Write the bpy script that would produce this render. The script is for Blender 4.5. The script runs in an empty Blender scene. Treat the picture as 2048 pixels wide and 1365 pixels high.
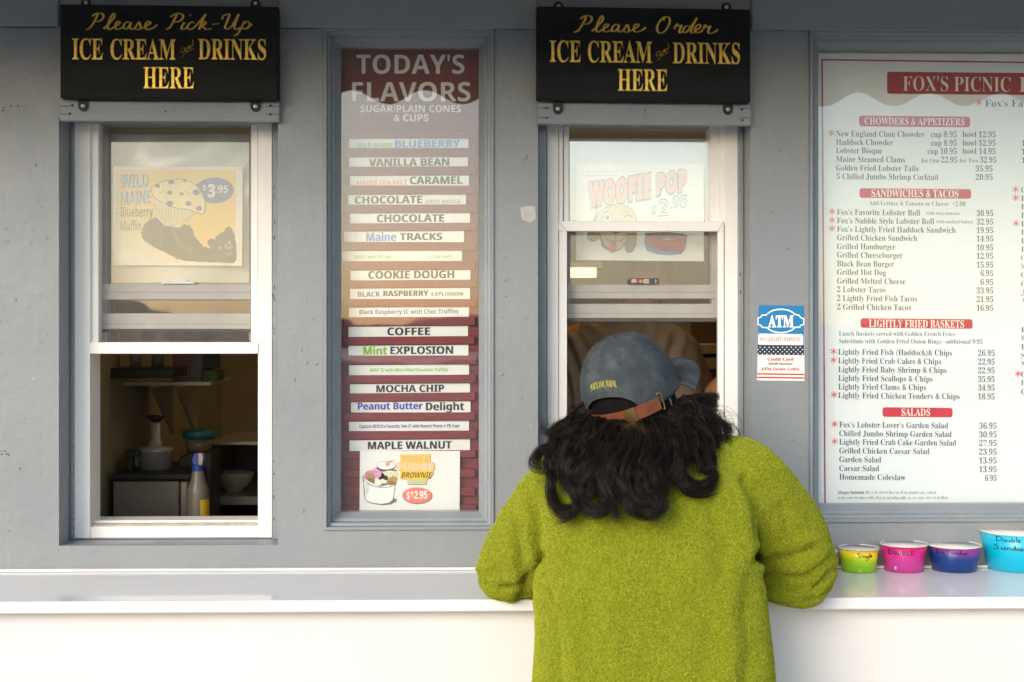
import bpy, bmesh, math, random
import numpy as np
from mathutils import Vector, Matrix
from mathutils.geometry import tessellate_polygon

scene = bpy.context.scene
COL = scene.collection
R = math.radians
random.seed(7)
rng = np.random.default_rng(7)

# ------------------------------------------------------------------ camera, sky, sun, exposure
D, EYE, FPX, CX, CY = 3.16, 1.63, 2844.0, 1024.0, 682.5
HORIZON = 650.0
cam = bpy.data.cameras.new('camera')
cam.lens = 50.0
cam.sensor_width = 36.0
cam.shift_y = -(CY - HORIZON) / 2048.0
cam.clip_start = 0.05
cam.clip_end = 6000.0
cam.dof.use_dof = True
cam.dof.focus_distance = 2.9
cam.dof.aperture_fstop = 7.0
cam_ob = bpy.data.objects.new('camera', cam)
cam_ob.location = (0, -D, EYE)
YAW = R(1.45)                          # the camera looks a touch to the right of square-on
cam_ob.rotation_euler = (R(90), 0, -YAW)
COL.objects.link(cam_ob)
scene.camera = cam_ob

SUN_EL, SUN_AZ = 25.0, -33.0          # the sun stands behind the camera, to its left
world = bpy.data.worlds.new('World')
scene.world = world
world.use_nodes = True
wt = world.node_tree
bg = wt.nodes['Background']
sky = wt.nodes.new('ShaderNodeTexSky')
sky.sky_type = 'NISHITA'
sky.sun_disc = False
sky.sun_elevation = R(SUN_EL)
sky.sun_rotation = R(180 - SUN_AZ)
sky.air_density = 1.0
sky.dust_density = 1.5
sky.ozone_density = 1.0
wt.links.new(sky.outputs[0], bg.inputs[0])
bg.inputs[1].default_value = 0.15
sun = bpy.data.lights.new('sun', 'SUN')
sun.energy = 0.85
sun.angle = R(28)
sun.color = (1.0, 0.94, 0.86)
sun_ob = bpy.data.objects.new('sun', sun)
sdir = Vector((math.sin(R(SUN_AZ)) * math.cos(R(SUN_EL)), -math.cos(R(SUN_AZ)) * math.cos(R(SUN_EL)), math.sin(R(SUN_EL))))
sun_ob.rotation_euler = sdir.to_track_quat('Z', 'Y').to_euler()
sun_ob.location = (-4, -8, 6)
COL.objects.link(sun_ob)
scene.view_settings.view_transform = 'Standard'
scene.view_settings.look = 'None'
scene.view_settings.gamma = 1.0
scene.view_settings.use_curve_mapping = False
scene.view_settings.exposure = 0.88
scene.cycles.max_bounces = 10
scene.cycles.transparent_max_bounces = 24
scene.cycles.diffuse_bounces = 4

# ------------------------------------------------------------------ helpers
_sn, _cs = math.sin(YAW), math.cos(YAW)
def W(px, py, y=0.0):
    """a point of the photograph (2048 px wide) carried to the plane y metres behind the wall face"""
    u, v = (px - CX) / FPX, (HORIZON - py) / FPX
    t = (y + D) / (_cs - u * _sn)
    return Vector(((u * _cs + _sn) * t, y, EYE + v * t))
def Wn(px, py, y):
    u, v = (np.asarray(px) - CX) / FPX, (HORIZON - np.asarray(py)) / FPX
    t = (y + D) / (_cs - u * _sn)
    return np.stack([(u * _cs + _sn) * t, np.broadcast_to(y, u.shape), EYE + v * t], 1)
def proj(p):
    """back from the place to photograph pixels, for an (n, 3) array"""
    x, y, z = p[:, 0], p[:, 1] + D, p[:, 2] - EYE
    dep = x * _sn + y * _cs
    return CX + (x * _cs - y * _sn) / dep * FPX, HORIZON - z / dep * FPX
def on_z(px, py, z):
    """where the sight line through a pixel meets the level z"""
    t = (z - EYE) / ((HORIZON - py) / FPX); u = (px - CX) / FPX
    return Vector(((u * _cs + _sn) * t, (_cs - u * _sn) * t - D, z))

def lin(c):
    if isinstance(c, str):
        c = [int(c[i:i + 2], 16) / 255 for i in (0, 2, 4)]
        return tuple((v / 12.92 if v < 0.04045 else ((v + 0.055) / 1.055) ** 2.4) for v in c)
    return tuple(c)

class N:
    """small node-tree writer"""
    def __init__(s, name):
        s.m = bpy.data.materials.new(name); s.m.use_nodes = True
        s.t = s.m.node_tree; s.b = s.t.nodes['Principled BSDF']; s.o = s.t.nodes['Material Output']
        s._c = None
    def n(s, kind, **kw):
        x = s.t.nodes.new(kind)
        for k, v in kw.items():
            if k.startswith('i_'):
                key = k[2:]
                key = int(key) if key.isdigit() else key.replace('_', ' ')
                x.inputs[key].default_value = v
            else:
                setattr(x, k, v)
        return x
    def l(s, a, b): s.t.links.new(a, b)
    def obj(s):
        if s._c is None: s._c = s.n('ShaderNodeTexCoord')
        return s._c.outputs['Object']
    def noise(s, scale, detail=4, rough=0.55, stretch=None):
        x = s.n('ShaderNodeTexNoise'); x.inputs['Scale'].default_value = scale
        x.inputs['Detail'].default_value = detail; x.inputs['Roughness'].default_value = rough
        if stretch:
            m = s.n('ShaderNodeMapping'); m.inputs['Scale'].default_value = stretch
            s.l(s.obj(), m.inputs[0]); s.l(m.outputs[0], x.inputs['Vector'])
        else: s.l(s.obj(), x.inputs['Vector'])
        return x.outputs['Fac']
    def ramp(s, fac, stops, interp='LINEAR'):
        r = s.n('ShaderNodeValToRGB'); r.color_ramp.interpolation = interp
        e = r.color_ramp.elements
        while len(e) < len(stops): e.new(0.5)
        for el, (p, c) in zip(e, stops):
            el.position = p; c = lin(c) if not isinstance(c, (int, float)) else (c, c, c)
            el.color = (*c, 1)
        s.l(fac, r.inputs[0]); return r.outputs[0]
    def mix(s, fac, a, b, blend='MIX'):
        x = s.n('ShaderNodeMix'); x.data_type = 'RGBA'; x.blend_type = blend
        for v, i in ((fac, 0), (a, 6), (b, 7)):
            if hasattr(v, 'is_output'): s.l(v, x.inputs[i])
            elif i == 0: x.inputs[i].default_value = v
            else: x.inputs[i].default_value = (*lin(v), 1)
        return x.outputs[2]
    def math(s, op, a, b=0.0, clamp=False):
        x = s.n('ShaderNodeMath'); x.operation = op; x.use_clamp = clamp
        for v, i in ((a, 0), (b, 1)):
            if hasattr(v, 'is_output'): s.l(v, x.inputs[i])
            else: x.inputs[i].default_value = v
        return x.outputs[0]
    def bump(s, h, strength, dist=0.01, prev=None):
        x = s.n('ShaderNodeBump'); x.inputs['Strength'].default_value = strength; x.inputs['Distance'].default_value = dist
        s.l(h, x.inputs['Height'])
        if prev is not None: s.l(prev, x.inputs['Normal'])
        return x.outputs[0]
    def done(s, col=None, rough=0.5, normal=None, metal=0.0, spec=0.5):
        if col is not None:
            if hasattr(col, 'is_output'): s.l(col, s.b.inputs['Base Color'])
            else: s.b.inputs['Base Color'].default_value = (*lin(col), 1)
        if hasattr(rough, 'is_output'): s.l(rough, s.b.inputs['Roughness'])
        else: s.b.inputs['Roughness'].default_value = rough
        s.b.inputs['Metallic'].default_value = metal
        s.b.inputs['Specular IOR Level'].default_value = spec
        if normal is not None: s.l(normal, s.b.inputs['Normal'])
        return s.m

_plain = {}
def plain(color, rough=0.55, var=0.06, scale=30.0, metal=0.0, bump=0.0, bscale=200.0, spec=0.5, name=None):
    key = (color, rough, var, scale, metal, bump, bscale, spec)
    if key in _plain: return _plain[key]
    a = N(name or 'surface'); c = lin(color)
    lo = tuple(v * (1 - var) for v in c); hi = tuple(min(1, v * (1 + var)) for v in c)
    col = a.ramp(a.noise(scale), [(0.3, lo), (0.7, hi)])
    nm = a.bump(a.noise(bscale, 3), bump, 0.002) if bump else None
    _plain[key] = a.done(col, rough, nm, metal, spec)
    return _plain[key]

def ink(color, rough=0.5): return plain(color, rough, 0.03, 60.0, name='ink')

class MB:
    def __init__(s): s.v, s.f, s.mi, s.mats = [], [], [], []
    def m(s, mat):
        if mat not in s.mats: s.mats.append(mat)
        return s.mats.index(mat)
    def add(s, vs, fs, mat):
        o = len(s.v); s.v += [tuple(v) for v in vs]; k = s.m(mat)
        for f in fs: s.f.append(tuple(i + o for i in f)); s.mi.append(k)
    def box(s, a, b, mat):
        x0, x1 = sorted((a[0], b[0])); y0, y1 = sorted((a[1], b[1])); z0, z1 = sorted((a[2], b[2]))
        vs = [(x0, y0, z0), (x1, y0, z0), (x1, y1, z0), (x0, y1, z0), (x0, y0, z1), (x1, y0, z1), (x1, y1, z1), (x0, y1, z1)]
        s.add(vs, [(3, 2, 1, 0), (4, 5, 6, 7), (0, 1, 5, 4), (1, 2, 6, 5), (2, 3, 7, 6), (3, 0, 4, 7)], mat)
    def pbox(s, x0, y0, x1, y1, yf, yb, mat, slope=0.0):
        """front face fills the pixel box at depth yf; the block runs back to yb"""
        xm = (x0 + x1) / 2; dz = slope * (x1 - x0) / 2 / FPX * D
        xa, xb, zb, zt = W(x0, y1, yf).x, W(x1, y1, yf).x, W(xm, y1, yf).z, W(xm, y0, yf).z
        q = [Vector((xa, yf, zb + dz)), Vector((xb, yf, zb - dz)), Vector((xb, yf, zt - dz)), Vector((xa, yf, zt + dz))]
        vs = q + [Vector((p.x, yb, p.z)) for p in q]
        s.add(vs, [(0, 1, 2, 3), (7, 6, 5, 4), (1, 0, 4, 5), (2, 1, 5, 6), (3, 2, 6, 7), (0, 3, 7, 4)], mat)
    def poly(s, pts, y, mat):
        """flat polygon from pixel points at depth y"""
        ps = [W(p[0], p[1], y) for p in pts]
        tris = tessellate_polygon([[Vector((p.x, p.z, 0)) for p in ps]])
        fs = []
        for t in tris:
            a, b, c = (ps[i] for i in t)
            up = (b.x - a.x) * (c.z - a.z) - (b.z - a.z) * (c.x - a.x)
            fs.append(tuple(t) if up > 0 else tuple(reversed(t)))
        s.add(ps, fs, mat)
    def slab(s, pts, y, yb, mat):
        """polygon with thickness"""
        s.poly(pts, y, mat)
        n = len(pts); ps = [W(p[0], p[1], y) for p in pts]
        vs = ps + [Vector((p.x, yb, p.z)) for p in ps]
        s.add(vs, [(i, (i + 1) % n, n + (i + 1) % n, n + i) for i in range(n)] + [tuple(range(2 * n - 1, n - 1, -1))], mat)
    def stroke(s, pts, w, y, mat, smooth=True, taper=False):
        """ink line through pixel points, w pixels wide"""
        p = np.array(pts, float)
        if smooth and len(p) > 2: p = catmull(p, 6)
        t = np.gradient(p, axis=0); t /= np.maximum(np.linalg.norm(t, axis=1, keepdims=True), 1e-6)
        nrm = np.stack([-t[:, 1], t[:, 0]], 1)
        ww = np.full(len(p), w / 2.0)
        if taper: ww *= 0.35 + 0.65 * np.sin(np.linspace(0.12, math.pi - 0.12, len(p)))
        a, b = p + nrm * ww[:, None], p - nrm * ww[:, None]
        vs = [W(q[0], q[1], y) for q in a] + [W(q[0], q[1], y) for q in b]; n = len(p)
        fs = []
        for i in range(n - 1):
            f = (i, i + 1, n + i + 1, n + i)
            A, B, Cc = vs[f[0]], vs[f[1]], vs[f[2]]
            up = (B.x - A.x) * (Cc.z - A.z) - (B.z - A.z) * (Cc.x - A.x)
            fs.append(f if up > 0 else tuple(reversed(f)))
        s.add(vs, fs, mat)
        for e in (0, -1): s.ell(p[e][0], p[e][1], ww[e], ww[e], y, mat, 8)
    def ell(s, cx, cy, rx, ry, y, mat, n=28, rot=0.0):
        c, q = math.cos(rot), math.sin(rot)
        pts = []
        for i in range(n):
            a = 2 * math.pi * i / n; u, v = rx * math.cos(a), ry * math.sin(a)
            pts.append((cx + u * c - v * q, cy + u * q + v * c))
        ps = [W(x, z, y) for x, z in pts]
        s.add(ps, [tuple(range(n - 1, -1, -1))], mat)
    def lathe(s, prof, c, mat, n=32, rot=None):
        """prof = [(r, z)...] round a vertical axis through c"""
        vs, fs = [], []
        for r, z in prof:
            for i in range(n):
                a = 2 * math.pi * i / n; p = Vector((r * math.cos(a), r * math.sin(a), z))
                if rot: p = rot @ p
                vs.append(p + Vector(c))
        for k in range(len(prof) - 1):
            for i in range(n):
                j = (i + 1) % n; fs.append((k * n + i, k * n + j, (k + 1) * n + j, (k + 1) * n + i))
        if prof[0][0] > 1e-5: fs.append(tuple(range(n - 1, -1, -1)))
        if prof[-1][0] > 1e-5: fs.append(tuple((len(prof) - 1) * n + i for i in range(n)))
        s.add(vs, fs, mat)
    def tube(s, pts, rad, mat, n=10):
        p = [Vector(q) for q in pts]; vs, fs = [], []
        rr = rad if isinstance(rad, (list, tuple)) else [rad] * len(p)
        up = Vector((0.31, 0.2, 0.93))
        for i, q in enumerate(p):
            t = (p[min(i + 1, len(p) - 1)] - p[max(i - 1, 0)]).normalized()
            a = t.cross(up).normalized(); b = t.cross(a)
            for k in range(n):
                an = 2 * math.pi * k / n; vs.append(q + (a * math.cos(an) + b * math.sin(an)) * rr[i])
        for i in range(len(p) - 1):
            for k in range(n):
                j = (k + 1) % n; fs.append((i * n + k, i * n + j, (i + 1) * n + j, (i + 1) * n + k))
        fs += [tuple(range(n - 1, -1, -1)), tuple((len(p) - 1) * n + k for k in range(n))]
        s.add(vs, fs, mat)
    def build(s, name, parent=None, bevel=0.0, smooth=False, label=None, seg=2):
        me = bpy.data.meshes.new(name); me.from_pydata(s.v, [], s.f)
        for m in s.mats: me.materials.append(m)
        me.polygons.foreach_set('material_index', s.mi)
        bm = bmesh.new(); bm.from_mesh(me)
        if bevel or smooth:
            bmesh.ops.remove_doubles(bm, verts=bm.verts, dist=1e-6)
            bmesh.ops.recalc_face_normals(bm, faces=bm.faces)
        if smooth:
            for f in bm.faces: f.smooth = True
        bm.to_mesh(me); bm.free(); me.update()
        o = bpy.data.objects.new(name, me); COL.objects.link(o)
        if parent is not None: attach(o, parent)
        if bevel:
            b = o.modifiers.new('bevel', 'BEVEL'); b.width = bevel; b.segments = seg; b.limit_method = 'ANGLE'; b.angle_limit = R(35)
            b.harden_normals = False
        if label: o['label'] = label
        return o

def attach(o, parent):
    o.parent = parent
    o.matrix_parent_inverse = Matrix.Identity(4)
    off = Vector((0, 0, 0)); p = parent
    while p is not None: off += p.location; p = p.parent
    o.location = o.location - off

def empty(name, loc, label, cat, group=None):
    o = bpy.data.objects.new(name, None); COL.objects.link(o); o.location = loc; o.empty_display_size = 0.05
    o['label'] = label; o['category'] = cat
    if group: o['group'] = group
    return o

def tag(o, label, cat, group=None):
    o['label'] = label; o['category'] = cat
    if group: o['group'] = group
    return o

def struct(o): o['kind'] = 'structure'; return o

def catmull(p, k):
    p = np.asarray(p, float)
    q = np.vstack([2 * p[0] - p[1], p, 2 * p[-1] - p[-2]]); out = []
    for i in range(1, len(q) - 2):
        for t in np.linspace(0, 1, k, endpoint=False):
            a, b, c, d = q[i - 1], q[i], q[i + 1], q[i + 2]
            out.append(0.5 * (2 * b + (c - a) * t + (2 * a - 5 * b + 4 * c - d) * t * t + (3 * b - a - 3 * c + d) * t ** 3))
    out.append(p[-1]); return np.array(out)

# ---- lettering: the built-in font's own faces (plain, serif, bold, script), turned into mesh
_FACE = {'serif': (0x1D400, 0x1D41A, 0x1D7CE), 'sans': (0x1D5D4, 0x1D5EE, 0x1D7EC), 'light': (0x1D5A0, 0x1D5BA, 0x1D7E2),
         'script': (0x1D4D0, 0x1D4EA, 0), 'obl': (0x1D63C, 0x1D656, 0x1D7EC), 'plain': (0, 0, 0)}
def face(s, f):
    U, L, G = _FACE[f]; o = ''
    for c in s:
        if U and 'A' <= c <= 'Z': o += chr(U + ord(c) - 65)
        elif L and 'a' <= c <= 'z': o += chr(L + ord(c) - 97)
        elif G and '0' <= c <= '9': o += chr(G + ord(c) - 48)
        else: o += c
    return o
_cu = bpy.data.curves.new('lettering', 'FONT')
_co = bpy.data.objects.new('lettering', _cu); COL.objects.link(_co)
_tc, _cap = {}, {}
def glyphs(body, f, offset=0.0, space=1.0, extrude=0.0, bevel=0.0, res=3):
    key = (body, f, offset, space, extrude, bevel)
    if key not in _tc:
        _cu.body = face(body, f); _cu.size = 1.0; _cu.offset = offset; _cu.space_character = space
        _cu.extrude = extrude; _cu.bevel_depth = bevel; _cu.bevel_resolution = 0; _cu.resolution_u = res
        bpy.context.view_layer.update()
        me = bpy.data.meshes.new_from_object(_co.evaluated_get(bpy.context.evaluated_depsgraph_get()))
        v = np.zeros(len(me.vertices) * 3); me.vertices.foreach_get('co', v)
        fs = [tuple(p.vertices) for p in me.polygons]
        bpy.data.meshes.remove(me); _tc[key] = (v.reshape(-1, 3), fs)
    return _tc[key]
def cap_h(f):
    if f not in _cap: _cap[f] = glyphs('H', f)[0][:, 1].max()
    return _cap[f]
def text(mb, body, f, x0, x1, ytop, ybase, y, mat, slope=0.0, offset=0.0, space=1.0, slant=0.0, squeeze=1.0, extrude=0.0, bevel=0.0, align='l'):
    """cap tops at pixel row ytop, baseline at ybase; stretched to x0..x1 (or natural width times squeeze when x1 is None)"""
    v, fs = glyphs(body, f, offset, space, extrude, bevel)
    if not len(v): return
    k = (ybase - ytop) / cap_h(f)
    a, b = v[:, 0].min(), v[:, 0].max()
    kx = k * squeeze if x1 is None else (x1 - x0) / max(b - a, 1e-6)
    if x1 is None and align == 'c': x0 -= kx * (b - a) / 2
    if x1 is None and align == 'r': x0 -= kx * (b - a)
    px = x0 + (v[:, 0] - a) * kx + slant * v[:, 1] * k
    py = ybase - v[:, 1] * k + slope * (px - x0)
    vs = Wn(px, py, y)
    if extrude or bevel:
        zz = v[:, 2] * k / FPX * (D + y)
        vs[:, 1] = y - (zz - zz.min())
    mb.add([tuple(q) for q in vs], [tuple(t) for t in fs], mat)

def rounded(x0, y0, x1, y1, r, n=5, slope=0.0):
    pts = []
    for cx, cy, a in ((x1 - r, y0 + r, -90), (x1 - r, y1 - r, 0), (x0 + r, y1 - r, 90), (x0 + r, y0 + r, 180)):
        for i in range(n + 1):
            t = R(a + 90 * i / n); px = cx + r * math.cos(t)
            pts.append((px, cy + r * math.sin(t) + slope * (px - x0)))
    return pts

# ------------------------------------------------------------------ materials of the place
def wall_paint():
    a = N('grey_wall_paint')
    c = a.ramp(a.noise(2.6, 5, 0.6), [(0.3, (0.218, 0.237, 0.250)), (0.7, (0.256, 0.272, 0.281))])
    spots = a.n('ShaderNodeTexVoronoi'); spots.inputs['Scale'].default_value = 8.0; a.l(a.obj(), spots.inputs['Vector'])
    sp = a.ramp(spots.outputs['Distance'], [(0.0, 1.0), (0.035, 0.6), (0.05, 0.0)])
    chip = a.ramp(a.noise(34, 6, 0.7), [(0.715, 0.0), (0.735, 1.0)])
    c = a.mix(a.math('MULTIPLY', chip, 0.55), c, (0.42, 0.41, 0.38))
    c = a.mix(a.math('MULTIPLY', sp, 0.25), c, (0.16, 0.17, 0.18))
    streak = a.ramp(a.noise(3.0, 5, 0.6, (14, 14, 0.7)), [(0.55, 0.0), (0.8, 1.0)])
    c = a.mix(a.math('MULTIPLY', streak, 0.14), c, (0.36, 0.34, 0.30))
    n = a.bump(a.noise(340, 3), 0.22, 0.002)
    n = a.bump(a.noise(26, 4), 0.16, 0.012, n)
    n = a.bump(sp, 0.5, 0.003, n)
    n = a.bump(chip, 0.4, 0.001, n)
    return a.done(c, a.ramp(a.noise(9), [(0.3, 0.36), (0.7, 0.52)]), n)
M_WALL = wall_paint()
def trim_paint():
    a = N('grey_trim_paint')
    c = a.ramp(a.noise(5, 5), [(0.3, (0.205, 0.236, 0.257)), (0.7, (0.250, 0.278, 0.294))])
    cr = a.ramp(a.noise(11, 6, 0.75, (1, 1, 9)), [(0.66, 0.0), (0.70, 1.0)])
    c = a.mix(a.math('MULTIPLY', cr, 0.5), c, (0.10, 0.10, 0.10))
    n = a.bump(a.noise(24, 5, 0.6, (1, 1, 10)), 0.35, 0.004)
    n = a.bump(a.noise(380, 2), 0.15, 0.002, n)
    return a.done(c, 0.42, n)
M_TRIM = trim_paint()
def white_paint():
    a = N('white_vinyl')
    c = a.ramp(a.noise(7, 6, 0.65), [(0.3, (0.83, 0.80, 0.76)), (0.7, (0.88, 0.86, 0.825))])
    g = a.ramp(a.noise(55, 6, 0.7), [(0.66, 0.0), (0.74, 1.0)])
    c = a.mix(a.math('MULTIPLY', g, 0.35), c, (0.42, 0.37, 0.30))
    return a.done(c, 0.38, a.bump(a.noise(60, 4), 0.12, 0.002))
M_WHITE = white_paint()
M_TRACK = plain((0.30, 0.29, 0.28), 0.45, 0.12, 20, name='grey_track')
M_RAIL = plain((0.50, 0.48, 0.44), 0.45, 0.08, 14, bump=0.1, name='sash_rail')
M_DARK = plain((0.02, 0.02, 0.02), 0.6, 0.2, 30, name='black_rubber')
M_OCHRE = plain((0.42, 0.31, 0.14), 0.6, 0.1, 3, name='ochre_wall')
M_HOLE = plain((0.012, 0.012, 0.012), 0.8, 0.1, name='nail_hole')
def glass(f0=0.07, tint=(0.98, 0.99, 0.98), rough=0.0):
    a = N('window_glass'); a.t.nodes.remove(a.b)
    lw = a.n('ShaderNodeLayerWeight', i_Blend=0.5)
    f = a.math('POWER', lw.outputs['Facing'], 5.0)
    f = a.math('MULTIPLY_ADD', f, 1 - f0); f.node.inputs[2].default_value = f0
    tr = a.n('ShaderNodeBsdfTransparent'); tr.inputs[0].default_value = (*tint, 1)
    gl = a.n('ShaderNodeBsdfGlossy'); gl.inputs['Roughness'].default_value = rough; gl.inputs[0].default_value = (1, 1, 1, 1)
    nz = a.bump(a.noise(5.0, 2), 0.05, 0.01); a.l(nz, gl.inputs['Normal'])
    mx = a.n('ShaderNodeMixShader'); a.l(f, mx.inputs[0]); a.l(tr.outputs[0], mx.inputs[1]); a.l(gl.outputs[0], mx.inputs[2])
    a.l(mx.outputs[0], a.o.inputs[0]); return a.m
M_GLASS = glass()
M_GLASS_BOARD = glass(0.060)
def screen_mat():
    a = N('insect_screen'); a.t.nodes.remove(a.b)
    sx = a.n('ShaderNodeSeparateXYZ'); a.l(a.obj(), sx.inputs[0])
    def line(sock, period, jit):
        u = a.math('MULTIPLY', sock, 1.0 / period)
        f = a.math('FRACT', u); f = a.math('SUBTRACT', f, 0.5); f = a.math('ABSOLUTE', f)
        return a.math('GREATER_THAN', f, jit)
    gx, gz = line(sx.outputs['X'], 0.0031, 0.30), line(sx.outputs['Z'], 0.0031, 0.33)
    g = a.math('MAXIMUM', gx, gz)
    fac = a.math('MULTIPLY_ADD', g, 0.13); fac.node.inputs[2].default_value = 0.13
    w = a.noise(14, 4, 0.6, (1, 1, 0.35)); fac = a.math('ADD', fac, a.math('MULTIPLY', a.math('SUBTRACT', w, 0.5), 0.14))
    tr = a.n('ShaderNodeBsdfTransparent'); df = a.n('ShaderNodeBsdfDiffuse'); df.inputs[0].default_value = (0.33, 0.315, 0.29, 1)
    mx = a.n('ShaderNodeMixShader'); a.l(fac, mx.inputs[0]); a.l(tr.outputs[0], mx.inputs[1]); a.l(df.outputs[0], mx.inputs[2])
    a.l(mx.outputs[0], a.o.inputs[0]); return a.m
M_SCREEN = screen_mat()

# ------------------------------------------------------------------ ground, sea, headland
def ground_mat():
    a = N('worn_concrete'); c = a.ramp(a.noise(1.2, 6, 0.7), [(0.3, (0.22, 0.21, 0.20)), (0.7, (0.30, 0.29, 0.275))])
    return a.done(c, 0.85, a.bump(a.noise(120, 4), 0.4, 0.01))
g = MB(); g.add([(-40, -60, 0), (40, -60, 0), (40, 30, 0), (-40, 30, 0)], [(0, 1, 2, 3)], ground_mat())
struct(g.build('ground'))
def sea_mat():
    a = N('sea_water'); c = a.ramp(a.noise(0.05, 4), [(0.3, (0.03, 0.06, 0.08)), (0.7, (0.05, 0.085, 0.10))])
    return a.done(c, 0.25, a.bump(a.noise(0.8, 5), 0.6, 0.5))
g = MB(); g.add([(-5000, -5000, -3), (5000, -5000, -3), (5000, 5000, -3), (-5000, 5000, -3)], [(0, 1, 2, 3)], sea_mat())
struct(g.build('sea'))
def headland(x0, x1, y, h, seed, depth=60):
    r = random.Random(seed); g = MB(); n, k = 40, 7; vs, fs = [], []
    ph = [r.uniform(0, 6.28) for _ in range(6)]
    for j in range(k):
        v = j / (k - 1)
        for i in range(n + 1):
            u = i / n; prof = math.sin(math.pi * u) ** 0.6
            hh = h * prof * (0.7 + 0.3 * sum(math.sin(u * (5 + 4 * q) + ph[q]) for q in range(6)) / 3)
            vs.append((x0 + (x1 - x0) * u + r.uniform(-1, 1), y - depth * (v - 0.5), -3.2 + max(0, hh) * math.sin(math.pi * v) + r.uniform(0, 0.3)))
    for j in range(k - 1):
        for i in range(n): a = j * (n + 1) + i; fs.append((a, a + 1, a + n + 2, a + n + 1))
    g.add(vs, fs, plain((0.10, 0.095, 0.07), 0.9, 0.4, 0.2, name='rock_and_scrub')); return struct(g.build('headland', smooth=True))
headland(-260, 60, -300, 13, 3)

# ------------------------------------------------------------------ the building
bar = empty('snack_bar', (0, 0, 0), 'grey painted snack bar front with two white serving windows above a white counter', 'building')

OPEN = [(118, 236, 556, 1091), (1076, 240, 1501, 1091), (647, 57, 988, 1060), (1618, 62, 2560, 1044)]
TH = 0.16
def corners(r, y=0.0):
    xm = min((r[0] + r[2]) / 2, 1900)
    return Vector((W(r[0], 0, y).x, y, W(xm, r[3], y).z)), Vector((W(r[2], 0, y).x, y, W(xm, r[1], y).z))
def wall():
    rects = []
    for x0, y0, x1, y1 in OPEN:
        a, b = corners((x0, y0, x1, y1)); rects.append((a.x, a.z, b.x, b.z))
    xs = sorted({-2.6, 3.0} | {v for r in rects for v in (r[0], r[2])})
    zs = sorted({0.0, 3.0} | {v for r in rects for v in (r[1], r[3])})
    g = MB()
    def hole(i, j):
        if not (0 <= i < len(xs) - 1 and 0 <= j < len(zs) - 1): return True
        cx, cz = (xs[i] + xs[i + 1]) / 2, (zs[j] + zs[j + 1]) / 2
        return any(r[0] < cx < r[2] and r[1] < cz < r[3] for r in rects)
    for i in range(len(xs) - 1):
        for j in range(len(zs) - 1):
            if hole(i, j): continue
            x0, x1, z0, z1 = xs[i], xs[i + 1], zs[j], zs[j + 1]
            g.add([(x0, 0, z0), (x1, 0, z0), (x1, 0, z1), (x0, 0, z1)], [(0, 1, 2, 3)], M_WALL)
            g.add([(x0, TH, z0), (x1, TH, z0), (x1, TH, z1), (x0, TH, z1)], [(3, 2, 1, 0)], M_OCHRE)
            for di, dj, q in ((-1, 0, [(x0, 0, z1), (x0, TH, z1), (x0, TH, z0), (x0, 0, z0)]), (1, 0, [(x1, 0, z0), (x1, TH, z0), (x1, TH, z1), (x1, 0, z1)]),
                              (0, -1, [(x0, 0, z0), (x0, TH, z0), (x1, TH, z0), (x1, 0, z0)]), (0, 1, [(x1, 0, z1), (x1, TH, z1), (x0, TH, z1), (x0, 0, z1)])):
                if hole(i + di, j + dj): g.add(q, [(0, 1, 2, 3)], M_WALL)
    # marks of use on the board: nail holes, plugged nails, small scrapes
    for x, y in ((8, 216), (22, 213), (6, 222), (36, 212)): g.ell(x, y, 1.7, 1.7, -0.0004, M_HOLE, 10)
    for x, y, c in ((3, 903, '9A4036'), (10, 902, '38424A'), (4, 909, '2B3A2E'), (13, 908, '30383C'), (17, 910, '2a2a2a')): g.ell(x, y, 1.8, 1.8, -0.0004, ink(c), 8)
    for x, y in ((612, 726), (602, 700), (1003, 749), (634, 726), (1600, 915), (605, 1022), (588, 760), (70, 330), (98, 86), (30, 600), (1560, 300), (1010, 560), (1585, 880)):
        c = W(x, y, 0); q = Matrix.Rotation(R(90), 3, 'X')
        g.lathe([(0.0045, 0.0), (0.0038, 0.0012), (0.0, 0.0018)], c, M_WALL, 10, q)
    g.slab([(1040, 416), (1056, 412), (1070, 414), (1072, 438), (1060, 446), (1044, 440)], -0.0006, 0.001, plain((0.44, 0.43, 0.40), 0.6, 0.12, 60, name='filler_patch'))
    rq = random.Random(11); q = Matrix.Rotation(R(90), 3, 'X')
    for _ in range(46):
        zx = rq.choice(((-10, 112), (562, 640), (994, 1068), (1508, 1612))); x, y = rq.uniform(*zx), rq.uniform(70, 1120); r_ = rq.uniform(0.0018, 0.004)
        g.lathe([(r_, 0.0), (r_ * .8, r_ * .28), (0.0, r_ * .4)], W(x, y, 0), M_WALL, 9, q)
    for _ in range(30):
        zx = rq.choice(((-10, 112), (562, 640), (994, 1068), (1508, 1612))); x, y = rq.uniform(*zx), rq.uniform(70, 1120); n_ = rq.randint(5, 8); a_ = rq.uniform(1.0, 3.2)
        g.poly([(x + a_ * rq.uniform(.5, 1.2) * math.cos(6.283 * k / n_), y + a_ * rq.uniform(.4, 1.0) * math.sin(6.283 * k / n_)) for k in range(n_)], -0.0003, rq.choice((plain((0.12, 0.12, 0.12), 0.7, name='chip'), plain((0.40, 0.39, 0.36), 0.7, name='chip'))))
    w = g.build('wall', bar, bevel=0.003)
    return w
wall()
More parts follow.
